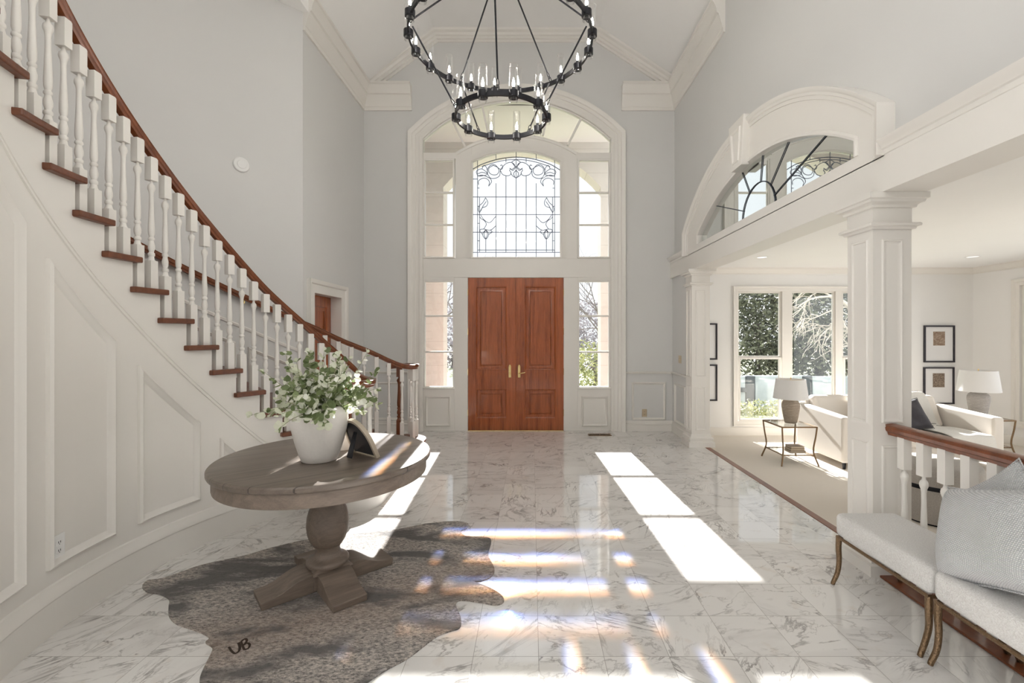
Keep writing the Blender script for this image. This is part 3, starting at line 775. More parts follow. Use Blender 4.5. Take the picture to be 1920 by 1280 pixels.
st = thing('staircase','curved staircase with white risers and dark red-brown treads on the left','staircase',(-2.2,3.9,0))
N1 = (-1.60,4.04); N2 = (-1.66,5.78); V1 = (-1.64,4.06); V2 = (-1.69,5.88)
def step1(grow):
    r1 = .27+grow
    p = [pol(RI+.02,131)] + [(N1[0]+r1*cos(R_(a)), N1[1]+r1*sin(R_(a))) for a in lin(200,360,16)]
    r2 = .27+grow
    p += [(N2[0]+r2*cos(R_(a)), N2[1]+r2*sin(R_(a))) for a in lin(0,130,10)]
    p += [pol(RO-.01,to(2)+.3), pol(RI+.04,ti(2)+.3)]
    return p
m = MB(); m.prism(step1(0), .0, tz(1)-TH, PLAN); m.build('riser','trim',st,smooth=30)
m = MB(); m.prism(step1(.03), tz(1)-TH, tz(1), PLAN); m.build('tread','stairwood',st,bevel=.012)
for n in range(2, NS+1):
    i0, i1, o0, o1 = ti(n)-.95, ti(n+1)+.55, to(n)-.55, to(n+1)+.3
    poly = [pol(RI-.04,a) for a in lin(i0,i1,4)] + [pol(RI+.03, i1), pol(RI+.03, ti(n+1)+.15)] + [pol(RO-.004,a) for a in lin(o1,o0,4)]
    m = MB(); m.prism(poly, tz(n)-TH, tz(n), PLAN); m.build('tread','stairwood',st,bevel=.012)
    a, b = pol(RI+.01,ti(n)), pol(RO-.004,to(n)); a2, b2 = pol(RI+.01,ti(n)+.4), pol(RO-.004,to(n)+.3)
    m = MB(); m.prism([a,b,b2,a2], tz(n-1)-.01, tz(n)-TH, PLAN); m.build('riser','trim',st)

TURN = [(.0,.30),(.02,.42),(.03,.78),(.045,.9),(.055,.86),(.07,.62),(.09,.5),(.16,.52),(.24,.64),(.31,.76),(.345,.74),(.365,.52),(.372,.75),(.382,.78),(.39,.55),(.40,.62),(.42,.80),(.44,.80),(.458,.58),(.465,.55),(.472,.80),(.485,.82),(.492,.6),(.51,.75),(.52,.95)]
def baluster(x, y, z0, zt, rot, parent, half=.0235, topb=.15, tl=.52, mat='trim', name='baluster'):
    m = MB(); zt0 = zt-topb; zb = zt0-tl
    if zb < z0+.05: tl = zt0-z0-.05; zb = z0+.05
    m.block((x,y), half, zt0, zt, rot); m.block((x,y), half, z0, zb, rot)
    k = tl/.52
    pr = [(half*f, zt0-d*k) for d,f in TURN]
    pr = [(half*1.02, zt0+.0005)] + pr + [(half*1.0, zb-.0005)]
    m.lathe([(r*1., z) for r,z in reversed(pr)], (x,y,0), 14)
    return m.build(name, mat, parent, smooth=40)
HRAIL = [(-.018,-.062),(.018,-.062),(.022,-.045),(.030,-.038),(.033,-.022),(.029,-.012),(.033,-.004),(.024,.0),(0,.003),(-.024,.0),(-.033,-.004),(-.029,-.012),(-.033,-.022),(-.030,-.038),(-.022,-.045)]
def interp(tbl, a):
    for (a0,z0),(a1,z1) in zip(tbl, tbl[1:]):
        if a0 <= a <= a1: return z0+(z1-z0)*(a-a0)/(a1-a0)
    return tbl[-1][1] if a > tbl[-1][0] else tbl[0][1]
NR = [(121,1.105),(124,1.185),(128.7,1.335),(138,1.625),(147,1.89),(158.6,2.285),(172,2.725),(186.2,3.175),(214,4.08)]
rl = thing('stair_railing','curved red-brown handrail on white turned balusters along the open stair side','railing',(V1[0],V1[1],tz(1)))
pth = [(*pol(RI+.03,a), interp(NR,a)) for a in lin(213,123,90)]
v = [(V1[0]+(.21-.03*t)*cos(R_(88-270*t)), V1[1]+(.21-.03*t)*sin(R_(88-270*t)), 1.105-.012*t) for t in lin(0,1,26)]
path = pth + v
sm = [Vector(p) for p in path]
for _ in range(3):
    for i in range(1,len(sm)-1): sm[i] = sm[i]*.5+(sm[i-1]+sm[i+1])*.25
m = MB(); m.sweep3(sm, HRAIL); m.build('handrail','railwood',rl,smooth=35)
for n in range(2, NS+1):
    for da in (.95, 3.65):
        a = ti(n)+da
        if a > 212: continue
        x,y = pol(RI+.03,a); baluster(x,y,tz(n),interp(NR,a)-.06,R_(a),rl)
for a in (40, -8, -56, -104):
    x,y = V1[0]+.185*cos(R_(a)), V1[1]+.185*sin(R_(a)); baluster(x,y,tz(1),1.04,R_(a),rl)
baluster(V1[0],V1[1],tz(1),1.10,.4,rl,.036,.16,.56,'railwood','newel_post')

OR = [(107,1.12),(111.2,1.175),(115.7,1.311),(121.4,1.444),(127.3,1.611),(132.2,1.73),(156.3,2.335),(205,3.55)]
rl = thing('stair_railing','short red-brown handrail with turned brown newel near the entrance wall','railing',(V2[0],V2[1],tz(1)))
pth = [(*pol(RO-.05,a), interp(OR,a)) for a in lin(130.5,110,24)]
hx = pth[-1]
v = [(V2[0]+(.2-.02*t)*cos(R_(-70+250*t)), V2[1]+(.2-.02*t)*sin(R_(-70+250*t)), 1.125-.006*t) for t in lin(0,1,22)]
sm = [Vector(p) for p in pth+v]
for _ in range(4):
    for i in range(1,len(sm)-1): sm[i] = sm[i]*.5+(sm[i-1]+sm[i+1])*.25
m = MB(); m.sweep3(sm, HRAIL); m.build('handrail','railwood',rl,smooth=35)
def oz(a):
    n = 1
    while to(n+1) < a: n += 1
    return tz(n)
for a in (128.,125.4,122.8,120.2,117.6,115.,112.4):
    x,y = pol(RO-.05,a); baluster(x,y,oz(a),interp(OR,a)-.06,R_(a),rl)
for a in (-75,-28,20,68):
    x,y = V2[0]+.18*cos(R_(a)), V2[1]+.18*sin(R_(a)); baluster(x,y,tz(1),1.062,R_(a),rl)
baluster(V2[0]-.03,V2[1]-.03,tz(1),1.12,.3,rl,.036,.16,.56,'railwood','newel_post')
rl = thing('wall_handrail','red-brown handrail fixed to the curved wall behind the stairs','handrail',(-3.5,3.9,2.3))
m = MB(); m.sweep3([(*pol(RO-.07,a), interp(OR,a)) for a in lin(205,131.5,60)], HRAIL); m.build('rail','railwood',rl,smooth=35)
for a in (140,156,172,188):
    m = MB(); x,y = pol(RO-.07,a); x2,y2 = pol(RO,a); z = interp(OR,a)
    m.tube([(x,y,z-.05),(x,y,z-.09),(x2,y2,z-.10)],.008,8); m.build('bracket','brass',rl)
# bench-side railing of the sunken room
rl = thing('room_railing','straight red-brown handrail on white balusters beside the near column','railing',(2.27,1.6,.014))
m = MB(); m.sweep3([(2.27,y,.94) for y in (2.842,2.0,1.0,-1.0)], [(u*1.25,w_*1.1) for u,w_ in HRAIL]); m.build('handrail','railwood',rl,smooth=35)
for k in range(18):
    y = 2.745-.136*k
    baluster(2.27,y,.014,.875,0,rl,.0245,.19,.56)

# ================================================================== SMALL FIXTURES
def plate(name, label, cat, mp, a, b, w, h, mat, kind_):
    t = thing(name, label, cat, Vector(mp(a,b,0)))
    m = MB(); m.prism([(a-w/2,b-h/2),(a+w/2,b-h/2),(a+w/2,b+h/2),(a-w/2,b+h/2)],0,.007,mp); m.build('cover_plate',mat,t,bevel=.003)
    if kind_ == 'outlet':
        for dz in (-.021,.021):
            m = MB(); m.prism([(a-.015,b+dz-.014),(a+.015,b+dz-.014),(a+.015,b+dz+.014),(a-.015,b+dz+.014)],.006,.010,mp); s = m.build('socket',mat,t,bevel=.002)
            m = MB()
            for dx in (-.006,.006): m.prism([(a+dx-.0015,b+dz-.002),(a+dx+.0015,b+dz-.002),(a+dx+.0015,b+dz+.008),(a+dx-.0015,b+dz+.008)],.0095,.0108,mp)
            m.prism([(a-.002,b+dz-.009),(a+.002,b+dz-.009),(a+.002,b+dz-.005),(a-.002,b+dz-.005)],.0095,.0108,mp)
            m.build('slots','dark',s)
    else:
        for dx in (-.022,.022):
            m = MB(); m.prism([(a+dx-.005,b-.012),(a+dx+.005,b-.012),(a+dx+.005,b+.012),(a+dx-.005,b+.012)],.006,.014,mp); m.build('toggle',mat,t,bevel=.002)
    return t
plate('wall_outlet','white duplex outlet low on the curved panelled stair wall','outlet',SM,RI*R_(190.2),.414,.078,.125,'white','outlet')
plate('wall_outlet','cream outlet in the wainscot panel right of the entrance','outlet',FW,1.76,.285,.075,.12,'gold_plate','outlet')
plate('light_switch','antique gold switch plate on the right wall above the wainscot','switch',lambda a,b,h:(2.2-h,a,b),6.68,1.14,.12,.115,'gold_plate','switch')
t = thing('floor_vent','bronze floor register in the marble near the right sidelight','vent',(1.02,6.77,0))
m = MB()
for y0,y1 in ((6.70,6.715),(6.815,6.83)): m.box(.85,1.19,y0,y1,0,.008)
for x0,x1 in ((.85,.865),(1.175,1.19),(1.013,1.027)): m.box(x0,x1,6.715,6.815,0,.008)
m.build('frame','bronze',t)
m = MB(); m.box(.86,1.18,6.71,6.82,-.004,.002)
m.build('duct','dark',t)
m = MB()
for k in range(20): x=.872+k*.0155; m.box(x,x+.006,6.715,6.815,.001,.006)
m.build('grille','bronze',t)
t = thing('wall_detector','round white detector high on the curved stairwell wall','detector',(-3.05,4.73,3.287))
ca = R_(140.1); c0 = Vector((CX+RO*cos(ca), CY+RO*sin(ca), 3.287)); nrm = Vector((-cos(ca),-sin(ca),0))
q = nrm.to_track_quat('Z','Y').to_matrix().to_4x4(); q.translation = c0
m = MB(); m.lathe([(.078,0),(.078,.012),(.07,.02),(.05,.024),(.0,.024)],(0,0,0),32); m.xf(q); m.build('housing','white',t,smooth=30)
m = MB(); m.lathe([(.045,.02),(.045,.026),(.04,.03),(.0,.03)],(0,0,0),24); m.xf(q); m.build('cap','white',t,smooth=30)
for lab,(x,y) in (('recessed ceiling light of the living room nearer the window',(3.55,6.95)),('recessed ceiling light of the living room toward the right corner',(6.75,6.9))):
    t = thing('ceiling_downlight',lab,'ceiling light',(x,y,2.70))
    m = MB(); m.lathe([(.075,-.006),(.095,-.004),(.095,0),(.075,0)],(x,y,2.70),28,cap=False); m.build('trim_ring','white',t,smooth=30)
    m = MB(); m.lathe([(.074,-.003),(.074,0)],(x,y,2.70),24); m.build('lens','downlight',t)

# ================================================================== CHANDELIER
CH = Vector((-.236,3.5,0)); Z1, Z2, r1, r2, ZH = 3.19, 3.77, .35, .70, 4.40
ch = thing('chandelier','two-tier black iron ring chandelier with clear glass candle tubes','chandelier',(CH.x,CH.y,Z2))
def cring(r, z, nm):
    m = MB(); prof = [(r-.008,z-.018),(r+.008,z-.018),(r+.008,z+.018),(r-.008,z+.018)]
    S = 72; vs = []; 
    for k in range(S):
        a = 2*pi*k/S
        vs += [(CH.x+p*cos(a), CH.y+p*sin(a), q) for p,q in prof]
    fs = [(k*4+j, k*4+(j+1)%4, ((k+1)%S)*4+(j+1)%4, ((k+1)%S)*4+j) for k in range(S) for j in range(4)]
    m.add(vs,fs); return m.build(nm,'black',ch)
cring(r1,Z1,'ring'); cring(r2,Z2,'ring')
def candle(a, r, z):
    x, y = CH.x+r*sin(R_(a)), CH.y+r*cos(R_(a))
    m = MB(); m.lathe([(.0,-.03),(.014,-.03),(.014,-.024),(.036,-.024),(.036,.022),(.03,.022),(.03,-.018),(.0,-.018)],(x,y,z),20,cap=False)
    m.lathe([(.011,-.02),(.011,.052),(.008,.055)],(x,y,z),10); cup = m.build('candle_cup','black',ch,smooth=35)
    m = MB(); m.lathe([(.0315,-.05),(.0315,.205),(.0285,.205),(.0285,-.05),(.0315,-.05)],(x,y,z),18,cap=False); m.build('glass_tube','tube',cup,smooth=35)
    m = MB(); m.lathe([(.005,.053),(.009,.064),(.010,.076),(.0075,.092),(.0035,.108),(.001,.118)],(x,y,z),10); m.build('bulb','flame',cup,smooth=60)
for k in range(10): candle(18+36*k, r1, Z1)
for k in range(20): candle(9+18*k, r2, Z2)
for k in range(5):
    a = R_(36+72*k); d = Vector((sin(a),cos(a),0))
    top = CH + d*.03 + Vector((0,0,ZH)); mid = CH+d*(r2-.012)+Vector((0,0,Z2+.02)); lo = CH+d*(r1+.0)+Vector((0,0,Z1+.02))
    for p,q in ((top,mid),(mid-Vector((0,0,.0)),lo)):
        u = (q-p).normalized(); m = MB(); m.tube([p+u*.04,q-u*.07],.0065,8); rd = m.build('hanging_rod','black',ch)
        m = MB()
        for e,sg in ((q,-1),):
            cc = e+u*sg*.045
            sd = u.orthogonal().normalized()
            m.tube([cc+u*(.028*cos(t_))+sd*(.012*sin(t_)) for t_ in lin(0,2*pi,14)[:-1]],.0035,6,closed=True)
            c2 = e+u*sg*.012; s2 = u.cross(sd)
            m.tube([c2+u*(.022*cos(t_))+s2*(.012*sin(t_)) for t_ in lin(0,2*pi,14)[:-1]],.0035,6,closed=True)
        m.build('hook','black',rd,smooth=60)
m = MB(); m.lathe([(.0,-.05),(.02,-.045),(.045,-.02),(.05,.02),(.03,.04),(.015,.06),(.015,.1)],(CH.x,CH.y,ZH),20); m.build('hub','black',ch,smooth=40)
m = MB(); m.tube([(CH.x,CH.y,ZH+.08),(CH.x,CH.y,6.22)],.012,8); m.build('stem','black',ch)
m = MB(); m.lathe([(.09,0),(.09,-.02),(.05,-.04),(.012,-.05)],(CH.x,CH.y,6.22),24); m.build('canopy','black',ch,smooth=40)
# ================================================================== COWHIDE RUG
HIDE = [(-2.319,2.683),(-2.34,2.749),(-2.263,2.78),(-2.146,2.934),(-1.952,3.054),(-1.83,3.169),(-1.644,3.292),(-1.348,3.38),(-1.033,3.473),(-.845,3.57),(-.634,3.621),(-.508,3.581),(-.503,3.487),(-.541,3.435),(-.484,3.353),(-.336,3.336),(-.294,3.271),(-.295,3.069),(-.239,2.887),(-.251,2.792),(-.311,2.738),(-.346,2.732),(-.257,2.674),(-.182,2.603),(-.156,2.535),(-.196,2.497),(-.286,2.52),(-.4,2.543),(-.42,2.497),(-.375,2.384),(-.368,2.305),(-.418,2.273),(-.478,2.229),(-.568,2.093),(-.645,2.018),(-.706,1.944),(-.8,1.793),(-.956,1.768),(-1.136,1.756),(-1.308,1.806),(-1.433,1.944),(-1.476,2.031),(-1.508,2.12),(-1.531,2.159),(-1.588,2.193),(-1.595,2.228),(-1.681,2.273),(-1.84,2.334),(-1.933,2.401),(-2.005,2.488),(-2.055,2.552),(-2.153,2.603),(-2.239,2.624)]
rg = thing('cowhide_rug','grey and brown speckled cowhide rug under the round table','rug',(0,0,0))
m = MB(); m.prism([(p.x,p.y) for p in catmull(HIDE,4,True)], .0005, .007, PLAN)
m.build('pelt','hide',rg)
m = MB()
for s in ([(-1.45,2.158),(-1.416,2.128),(-1.392,2.114),(-1.384,2.128),(-1.396,2.155),(-1.424,2.188)],
          [(-1.416,2.195),(-1.391,2.167),(-1.363,2.138)],
          [(-1.416,2.195),(-1.411,2.216),(-1.394,2.205),(-1.388,2.183),(-1.391,2.167),(-1.379,2.185),(-1.359,2.172),(-1.352,2.15),(-1.363,2.138)]):
    q = catmull(s,4); mm = MB(); mm.tube([(p.x,p.y,0) for p in q], .0055, 6)
    m.add([(p.x,p.y,.0075+p.z*.2) for p in mm.v], mm.f)
m.build('brand_mark','brand',rg)

# ================================================================== ROUND TABLE
TX, TY = -1.244, 2.75
tb = thing('pedestal_table','round weathered oak pedestal table standing on the cowhide','table',(TX,TY,.007))
m = MB(); m.lathe([(.30,.735),(.597,.735),(.606,.740),(.610,.748),(.610,.764),(.604,.772),(.596,.775),(.30,.775)],(TX,TY,0),96); m.build('table_top','tabletop',tb,smooth=30)
m = MB(); m.lathe([(.565,.655),(.583,.657),(.585,.665),(.585,.736),(.565,.736)],(TX,TY,0),96,cap=False); m.build('apron','tablewood',tb,smooth=30)
m = MB(); m.lathe([(.0,.10),(.116,.118),(.122,.13),(.12,.142),(.112,.15),(.09,.158),(.078,.17),(.07,.19),(.068,.205),(.074,.222),(.0785,.226),(.076,.229),(.083,.233),(.101,.262),(.115,.305),(.1205,.35),(.117,.40),(.107,.44),(.09,.475),(.077,.52),(.072,.56),(.08,.60),(.10,.635),(.14,.66),(.14,.70)],(TX,TY,0),40); m.build('pedestal','tablewood',tb,smooth=40)
AN = R_(-48)
m = MB(); m.block((0,0),.105,.02,.098); m.lathe([(.105*1.414,.098),(.112*1.414,.100),(.112*1.414,.107),(.09*1.414,.125),(.05*1.414,.135)],(0,0,0),4,rot=pi/4)
m.xf(Matrix.Translation((TX,TY,0)) @ Matrix.Rotation(AN,4,'Z')); m.build('pedestal_block','tablewood',tb,bevel=.003)
for k in range(4):
    m = MB(); prof = [(.09,.009),(.09,.112),(.15,.110),(.19,.102),(.23,.085),(.27,.066),(.31,.055),(.345,.052),(.375,.050),(.378,.046),(.372,.009)]
    n = len(prof); vs = [(x,-.092,z) for x,z in prof]+[(x,.092,z) for x,z in prof]
    m.add(vs,[tuple(range(n)),tuple(range(2*n-1,n-1,-1))]+[(i,(i+1)%n,n+(i+1)%n,n+i) for i in range(n)])
    m.xf(Matrix.Translation((TX,TY,0)) @ Matrix.Rotation(AN+k*pi/2,4,'Z')); m.build('foot','tablewood',tb,smooth=25,bevel=.004)

# vase, eucalyptus, frame, small pot
VX, VY = -1.235, 2.625
vs_ = thing('vase','tall off-white ceramic vase on the round table','vase',(VX,VY,.775))
m = MB(); m.lathe([(.0,0),(.092,0),(.098,.004),(.112,.045),(.133,.115),(.150,.19),(.1565,.235),(.154,.268),(.145,.293),(.130,.308),(.124,.314),(.118,.313),(.120,.304),(.135,.285),(.142,.25),(.13,.15),(.0,.12)],(VX,VY,.775),56,cap=False); m.build('body','ceramic',vs_,smooth=60)
bq = thing('eucalyptus_bunch','loose bunch of pale and green eucalyptus sprigs in the white vase','plant',(VX,VY,1.0))
rnd = random.Random(11)
def leafdisc(mb, c, ax, n, r):
    ax = ax.normalized(); sd = n.cross(ax).normalized(); n = ax.cross(sd)
    vs = [c]; 
    for k in range(7):
        a = -pi*.86+2*pi*.86*k/6
        vs.append(c + ax*(r*.95*(1+cos(a))) + sd*(r*1.0*sin(a)) - n*(.25*r*abs(sin(a))))
    mb.add(vs,[(0,k,k+1) for k in range(1,7)])
NSP = 74
for i in range(NSP):
    az = rnd.uniform(0,2*pi); el = R_(rnd.choice([rnd.uniform(15,45),rnd.uniform(35,80),rnd.uniform(50,86)])); L = rnd.uniform(.16,.40) if el > R_(40) else rnd.uniform(.15,.32)
    base = Vector((VX,VY,1.055)) + Vector((cos(az),sin(az),0))*rnd.uniform(.02,.095)
    if i in (0,1,2): az, el, L = pi+rnd.uniform(-.3,.4), R_(rnd.uniform(12,30)), rnd.uniform(.30,.37)
    d = Vector((cos(az)*cos(el), sin(az)*cos(el), sin(el)))
    pts = []; p = base.copy()
    nst = 8
    for s in range(nst+1):
        pts.append(p.copy()); d = (d + Vector((rnd.uniform(-.1,.1),rnd.uniform(-.1,.1),-.075*(1.2-sin(el))-.02))).normalized(); p = p + d*L/nst
    m = MB(); m.tube(pts,[.0026-.0016*k/nst for k in range(nst+1)],5); stem = m.build('sprig','stem',bq)
    pale = MB(); green = MB()
    fr = .34 if rnd.random() < .6 else .75
    for s in range(1,nst+1):
        for sd in (0,1):
            q = pts[s] if rnd.random() < .5 else pts[s]*.5+pts[s-1]*.5
            dirv = (pts[s]-pts[s-1]).normalized()
            out = Vector((rnd.gauss(0,1),rnd.gauss(0,1),rnd.gauss(0,.8))); out = (out - dirv*out.dot(dirv)).normalized()*(.9)+dirv*.45
            nn = Vector((rnd.gauss(0,.6),rnd.gauss(-.5,.6),rnd.gauss(.6,.5)))
            leafdisc(green if rnd.random() < fr else pale, q, out, nn, rnd.uniform(.0135,.0245))
        if s == nst: leafdisc(pale,pts[s],(pts[s]-pts[s-1]),Vector((.2,-.4,.8)),.012)
    if green.v: green.build('leaves','leaf_green',stem)
    if pale.v: pale.build('leaves','leaf_white',stem)
pf = thing('photo_frame','arched cream picture frame seen from its black easel back','picture frame',(-1.0,2.735,.775))
A = Vector((-1.105,2.81,.7752)); B = Vector((-.905,2.665,.7752)); u = (B-A).normalized(); topd = Vector((-.062,-.085,.235)).normalized(); wv = u.cross(topd).normalized()
if wv.y > 0: wv = -wv
F = localframe(A,u,topd,wv)
W_ = (B-A).length; Hh = .25
outl = [(0,0),(W_,0)] + [(W_/2+W_/2*cos(a)*(1), .07+ (Hh-.07)*sin(a)**.85) for a in lin(0,pi,20)]
inl = [(W_/2+(x-W_/2)*.86, .012+(y)*.885) for x,y in outl]
m = MB(); m.prism(outl,-.012,0); 
m.prism(outl,0,.001)
n = len(outl); vsr = [(x,y,0) for x,y in outl]+[(x,y,.012) for x,y in outl]+[(x,y,.012) for x,y in inl]+[(x,y,0) for x,y in inl]
m.add(vsr,[(r*n+i,r*n+(i+1)%n,((r+1)%4)*n+(i+1)%n,((r+1)%4)*n+i) for r in range(4) for i in range(n)])
m.xf(F); m.build('frame','framestone',pf)
m = MB(); m.prism(inl,.001,.005); m.xf(F); bk = m.build('back_panel','black_plastic',pf)
m = MB()
top = F @ Vector((W_/2,.165,.006)); foot = Vector((-1.075,2.655,.7765))
dz = (foot-top).normalized(); sdv = u; th = dz.cross(sdv).normalized()
LG = localframe(top,sdv,dz,th); LL = (foot-top).length
m.prism([(-.016,0),(.016,0),(.026,LL),(-.026,LL)],-.003,.003); m.xf(LG); m.build('easel_leg','black_plastic',pf,bevel=.002)
m = MB(); m.tube([F@Vector((W_*.42,.05,.006)), F@Vector((W_*.36,.05,.03))+Vector((-.0,0,-.01)), top+dz*LL*.72],.0015,5); m.build('ribbon','black_plastic',pf)
sp = thing('small_pot','small white pot half hidden behind the vase','pot',(-1.2,2.875,.775))
m = MB(); m.lathe([(.0,0),(.05,0),(.054,.006),(.054,.095),(.058,.1),(.058,.112),(.05,.112),(.047,.09),(.0,.085)],(-1.2,2.875,.775),32,cap=False); m.build('body','ceramic',sp,smooth=40)

# ================================================================== BENCHES AND PILLOWS
def bench(y0, y1, label):
    b = thing('bench',label,'bench',(2.02,(y0+y1)/2,0),'bouclé benches along the railing')
    x0,x1 = 1.835,2.205
    m = MB(); m.box(x0,x1,y0,y1,.292,.43); s = m.build('seat','boucle',b,smooth=60,bevel=.032); s.modifiers['b'].segments = 5
    m = MB()
    m.tube([(x0+.012,y0+.012,.283),(x1-.012,y0+.012,.283),(x1-.012,y1-.012,.283),(x0+.012,y1-.012,.283)],.010,8,closed=True); m.build('seat_frame','bronze',b)
    for x,sx in ((x0+.018,-1),(x1-.018,1)):
        for y,sy in ((y0+.018,-1),(y1-.018,1)):
            m = MB(); pts = catmull([(x,y,.285),(x+sx*.002,y+sy*.002,.22),(x+sx*.0,y+sy*.0,.14),(x+sx*.013,y-sy*.004,.07),(x+sx*.036,y-sy*.002,.014),(x+sx*.040,y-sy*.002,.001)],5)
            n = len(pts); m.tube(pts,[.0165-.0055*k/(n-1) for k in range(n)],10); m.build('leg','bronze',b,smooth=60)
    return b
bench(2.085,2.735,'white bouclé bench on bronze legs at the foot of the near column')
bench(1.42,2.07,'second white bouclé bench, cut by the right picture edge below the pillow')
def pillow(name, label, mat, c, wx, wy, th, normal, up, roll=0., group=None, cat='pillow', piping=False):
    t = thing(name,label,cat,c,group)
    N = 22; vs = []; fs = []
    def pt(i,j,s):
        a, b = -1+2*i/N, -1+2*j/N
        pin = 1-.10*(1-a*a*1.0)**1 * abs(b)**3 
        pin2 = 1-.10*(1-b*b*1.0)**1 * abs(a)**3
        h = th*.5*((1-a**4)*(1-b**4))**.62
        wr = .05*th*sin(5*a+3*b)*(1-a*a)*(1-b*b)
        return (a*wx/2*pin2, b*wy/2*pin, s*(h+wr))
    for s in (1,-1):
        o = len(vs)
        for i in range(N+1):
            for j in range(N+1): vs.append(pt(i,j,s))
        for i in range(N):
            for j in range(N): fs.append((o+i*(N+1)+j,o+(i+1)*(N+1)+j,o+(i+1)*(N+1)+j+1,o+i*(N+1)+j+1))
    w = Vector(normal).normalized(); v = Vector(up); v = (v-w*v.dot(w)).normalized(); u = v.cross(w)
    Mx = localframe(Vector(c),u,v,w) @ Matrix.Rotation(roll,4,'Z')
    m = MB(); m.add(vs,fs); m.xf(Mx); o = m.build('cover',mat,t)
    import bmesh
    bm = bmesh.new(); bm.from_mesh(o.data); bmesh.ops.remove_doubles(bm,verts=bm.verts,dist=.0004); bmesh.ops.recalc_face_normals(bm,faces=bm.faces); bm.to_mesh(o.data); bm.free()
    o.data.shade_smooth()
    q = o.modifiers.new('s','SUBSURF'); q.levels = 1; q.render_levels = 1
    ed = [(a,-1) for a in lin(-1,1,16)]+[(1,b) for b in lin(-1,1,16)][1:]+[(a,1) for a in lin(1,-1,16)][1:]+[(-1,b) for b in lin(1,-1,16)][1:-1]
    m = MB(); m.tube([(a*wx/2*(1-.10*(1-b*b)*abs(a)**3), b*wy/2*(1-.10*(1-a*a)*abs(b)**3),0) for a,b in ed],.004,5,closed=True); m.xf(Mx); m.build('seam',mat,t,smooth=60)
    return t
pillow('pillow','large pale grey woven pillow in front, leaning on the bench railing','weave',(1.998,1.915,.634),.52,.45,.25,(-.911,.04,.409),(.399,.321,.857),0,'grey woven pillows on the bench')
pillow('pillow','grey woven pillow standing behind the large pale one','weave',(2.165,2.04,.685),.37,.37,.11,(-1,0,.12),(.1,.0,.99),R_(43),'grey woven pillows on the bench')

# ================================================================== LIVING ROOM
LF = -.3
ft = thing('sofa','cream upholstered sofa below the living room window','sofa',(5.2,6.6,LF))
def bx(name, mat, parent, x0,x1,y0,y1,z0,z1, bev=.03, seg=4):
    m = MB(); m.box(x0,x1,y0,y1,z0,z1); o = m.build(name,mat,parent,smooth=60,bevel=bev); o.modifiers['b'].segments = seg; return o
SX0,SX1 = 4.14,6.30
bx('base','linen',ft,SX0+.01,SX1-.01,6.02,7.05,LF+.10,.0,.02)
for x0,x1 in ((SX0,SX0+.13),(SX1-.15,SX1)):
    m = MB(); m.prism([(6.0,LF+.09),(7.06,LF+.09),(7.06,.46),(6.75,.44),(6.0,.40)],x0,x1,lambda a,b,h:(h,a,b)); o = m.build('arm','linen',ft,smooth=60,bevel=.03); o.modifiers['b'].segments = 4
m = MB(); m.prism([(6.86,LF+.1),(7.10,LF+.1),(7.16,.52),(6.98,.54)],SX0+.12,SX1-.14,lambda a,b,h:(h,a,b)); m.build('backrest','linen',ft,smooth=60,bevel=.03)
mid = (SX0+SX1)/2
for x0,x1 in ((SX0+.135,mid-.004),(mid+.004,SX1-.155)):
    bx('seat_cushion','linen',ft,x0,x1,5.96,6.86,.0,.15,.045,5)
    m = MB(); m.prism([(6.68,.14),(6.88,.14),(7.02,.58),(6.86,.58)],x0+.01,x1-.01,lambda a,b,h:(h,a,b)); o = m.build('back_cushion','linen',ft,smooth=60,bevel=.05); o.modifiers['b'].segments = 5
for x in (SX0+.06,SX1-.06):
    for y in (6.06,7.0):
        m = MB(); m.lathe([(.018,LF),(.024,LF+.11)],(x,y,0),10); m.build('leg','black',ft)
th = thing('throw_blanket','pale striped throw draped over the right end of the sofa','blanket',(5.75,6.5,.2))
path = [(7.20,.30),(7.19,.50),(7.10,.595),(6.95,.615),(6.84,.60),(6.74,.36),(6.66,.175),(6.50,.168),(6.25,.17),(6.02,.172),(5.945,.14),(5.93,.02),(5.93,-.06)]
pp = catmull([(a,b,0) for a,b in path],5); m = MB(); vs=[]; nn=len(pp); NX=12
for i,p in enumerate(pp):
    for j in range(NX+1):
        f=j/NX; vs.append((5.44+.15*(i/nn)+f*(.44+.12*i/nn), p.x+.004*sin(9*f+i*.3), p.y+.006*sin(14*f+i*.5)))
o=len(vs); vs += [(x,y,z+.012) for x,y,z in vs]
K=NX+1
fs=[(i*K+j,i*K+j+1,(i+1)*K+j+1,(i+1)*K+j) for i in range(nn-1) for j in range(NX)]
fs+=[tuple(o+q for q in f) for f in fs]
for i in range(nn-1):
    for j in (0,NX): fs.append((i*K+j,(i+1)*K+j,o+(i+1)*K+j,o+i*K+j))
for j in range(NX):
    for i in (0,nn-1): fs.append((i*K+j,i*K+j+1,o+i*K+j+1,o+i*K+j))
m.add(vs,fs); m.build('cloth','throw',th,smooth=60)
m = MB()
for i in (30,33,14,17):
    for a in range(0,NX,3):
        q=[Vector(vs[o+i*K+j])+Vector((0,0,.003)) for j in range(a,min(a+3,NX))]
        if len(q)>1: m.tube(q,.0035,5)
m.build('stripe','velvet',th)
pillow('pillow','charcoal velvet pillow on the sofa beside the throw','velvet',(5.36,6.40,.36),.46,.46,.17,(-.1,-.85,.45),(0,.4,.9),R_(8))
pillow('pillow','cream pillow half hidden behind the near column on the sofa','linen',(4.95,6.66,.38),.48,.48,.16,(.05,-.85,.4),(0,.4,.9),R_(-6))
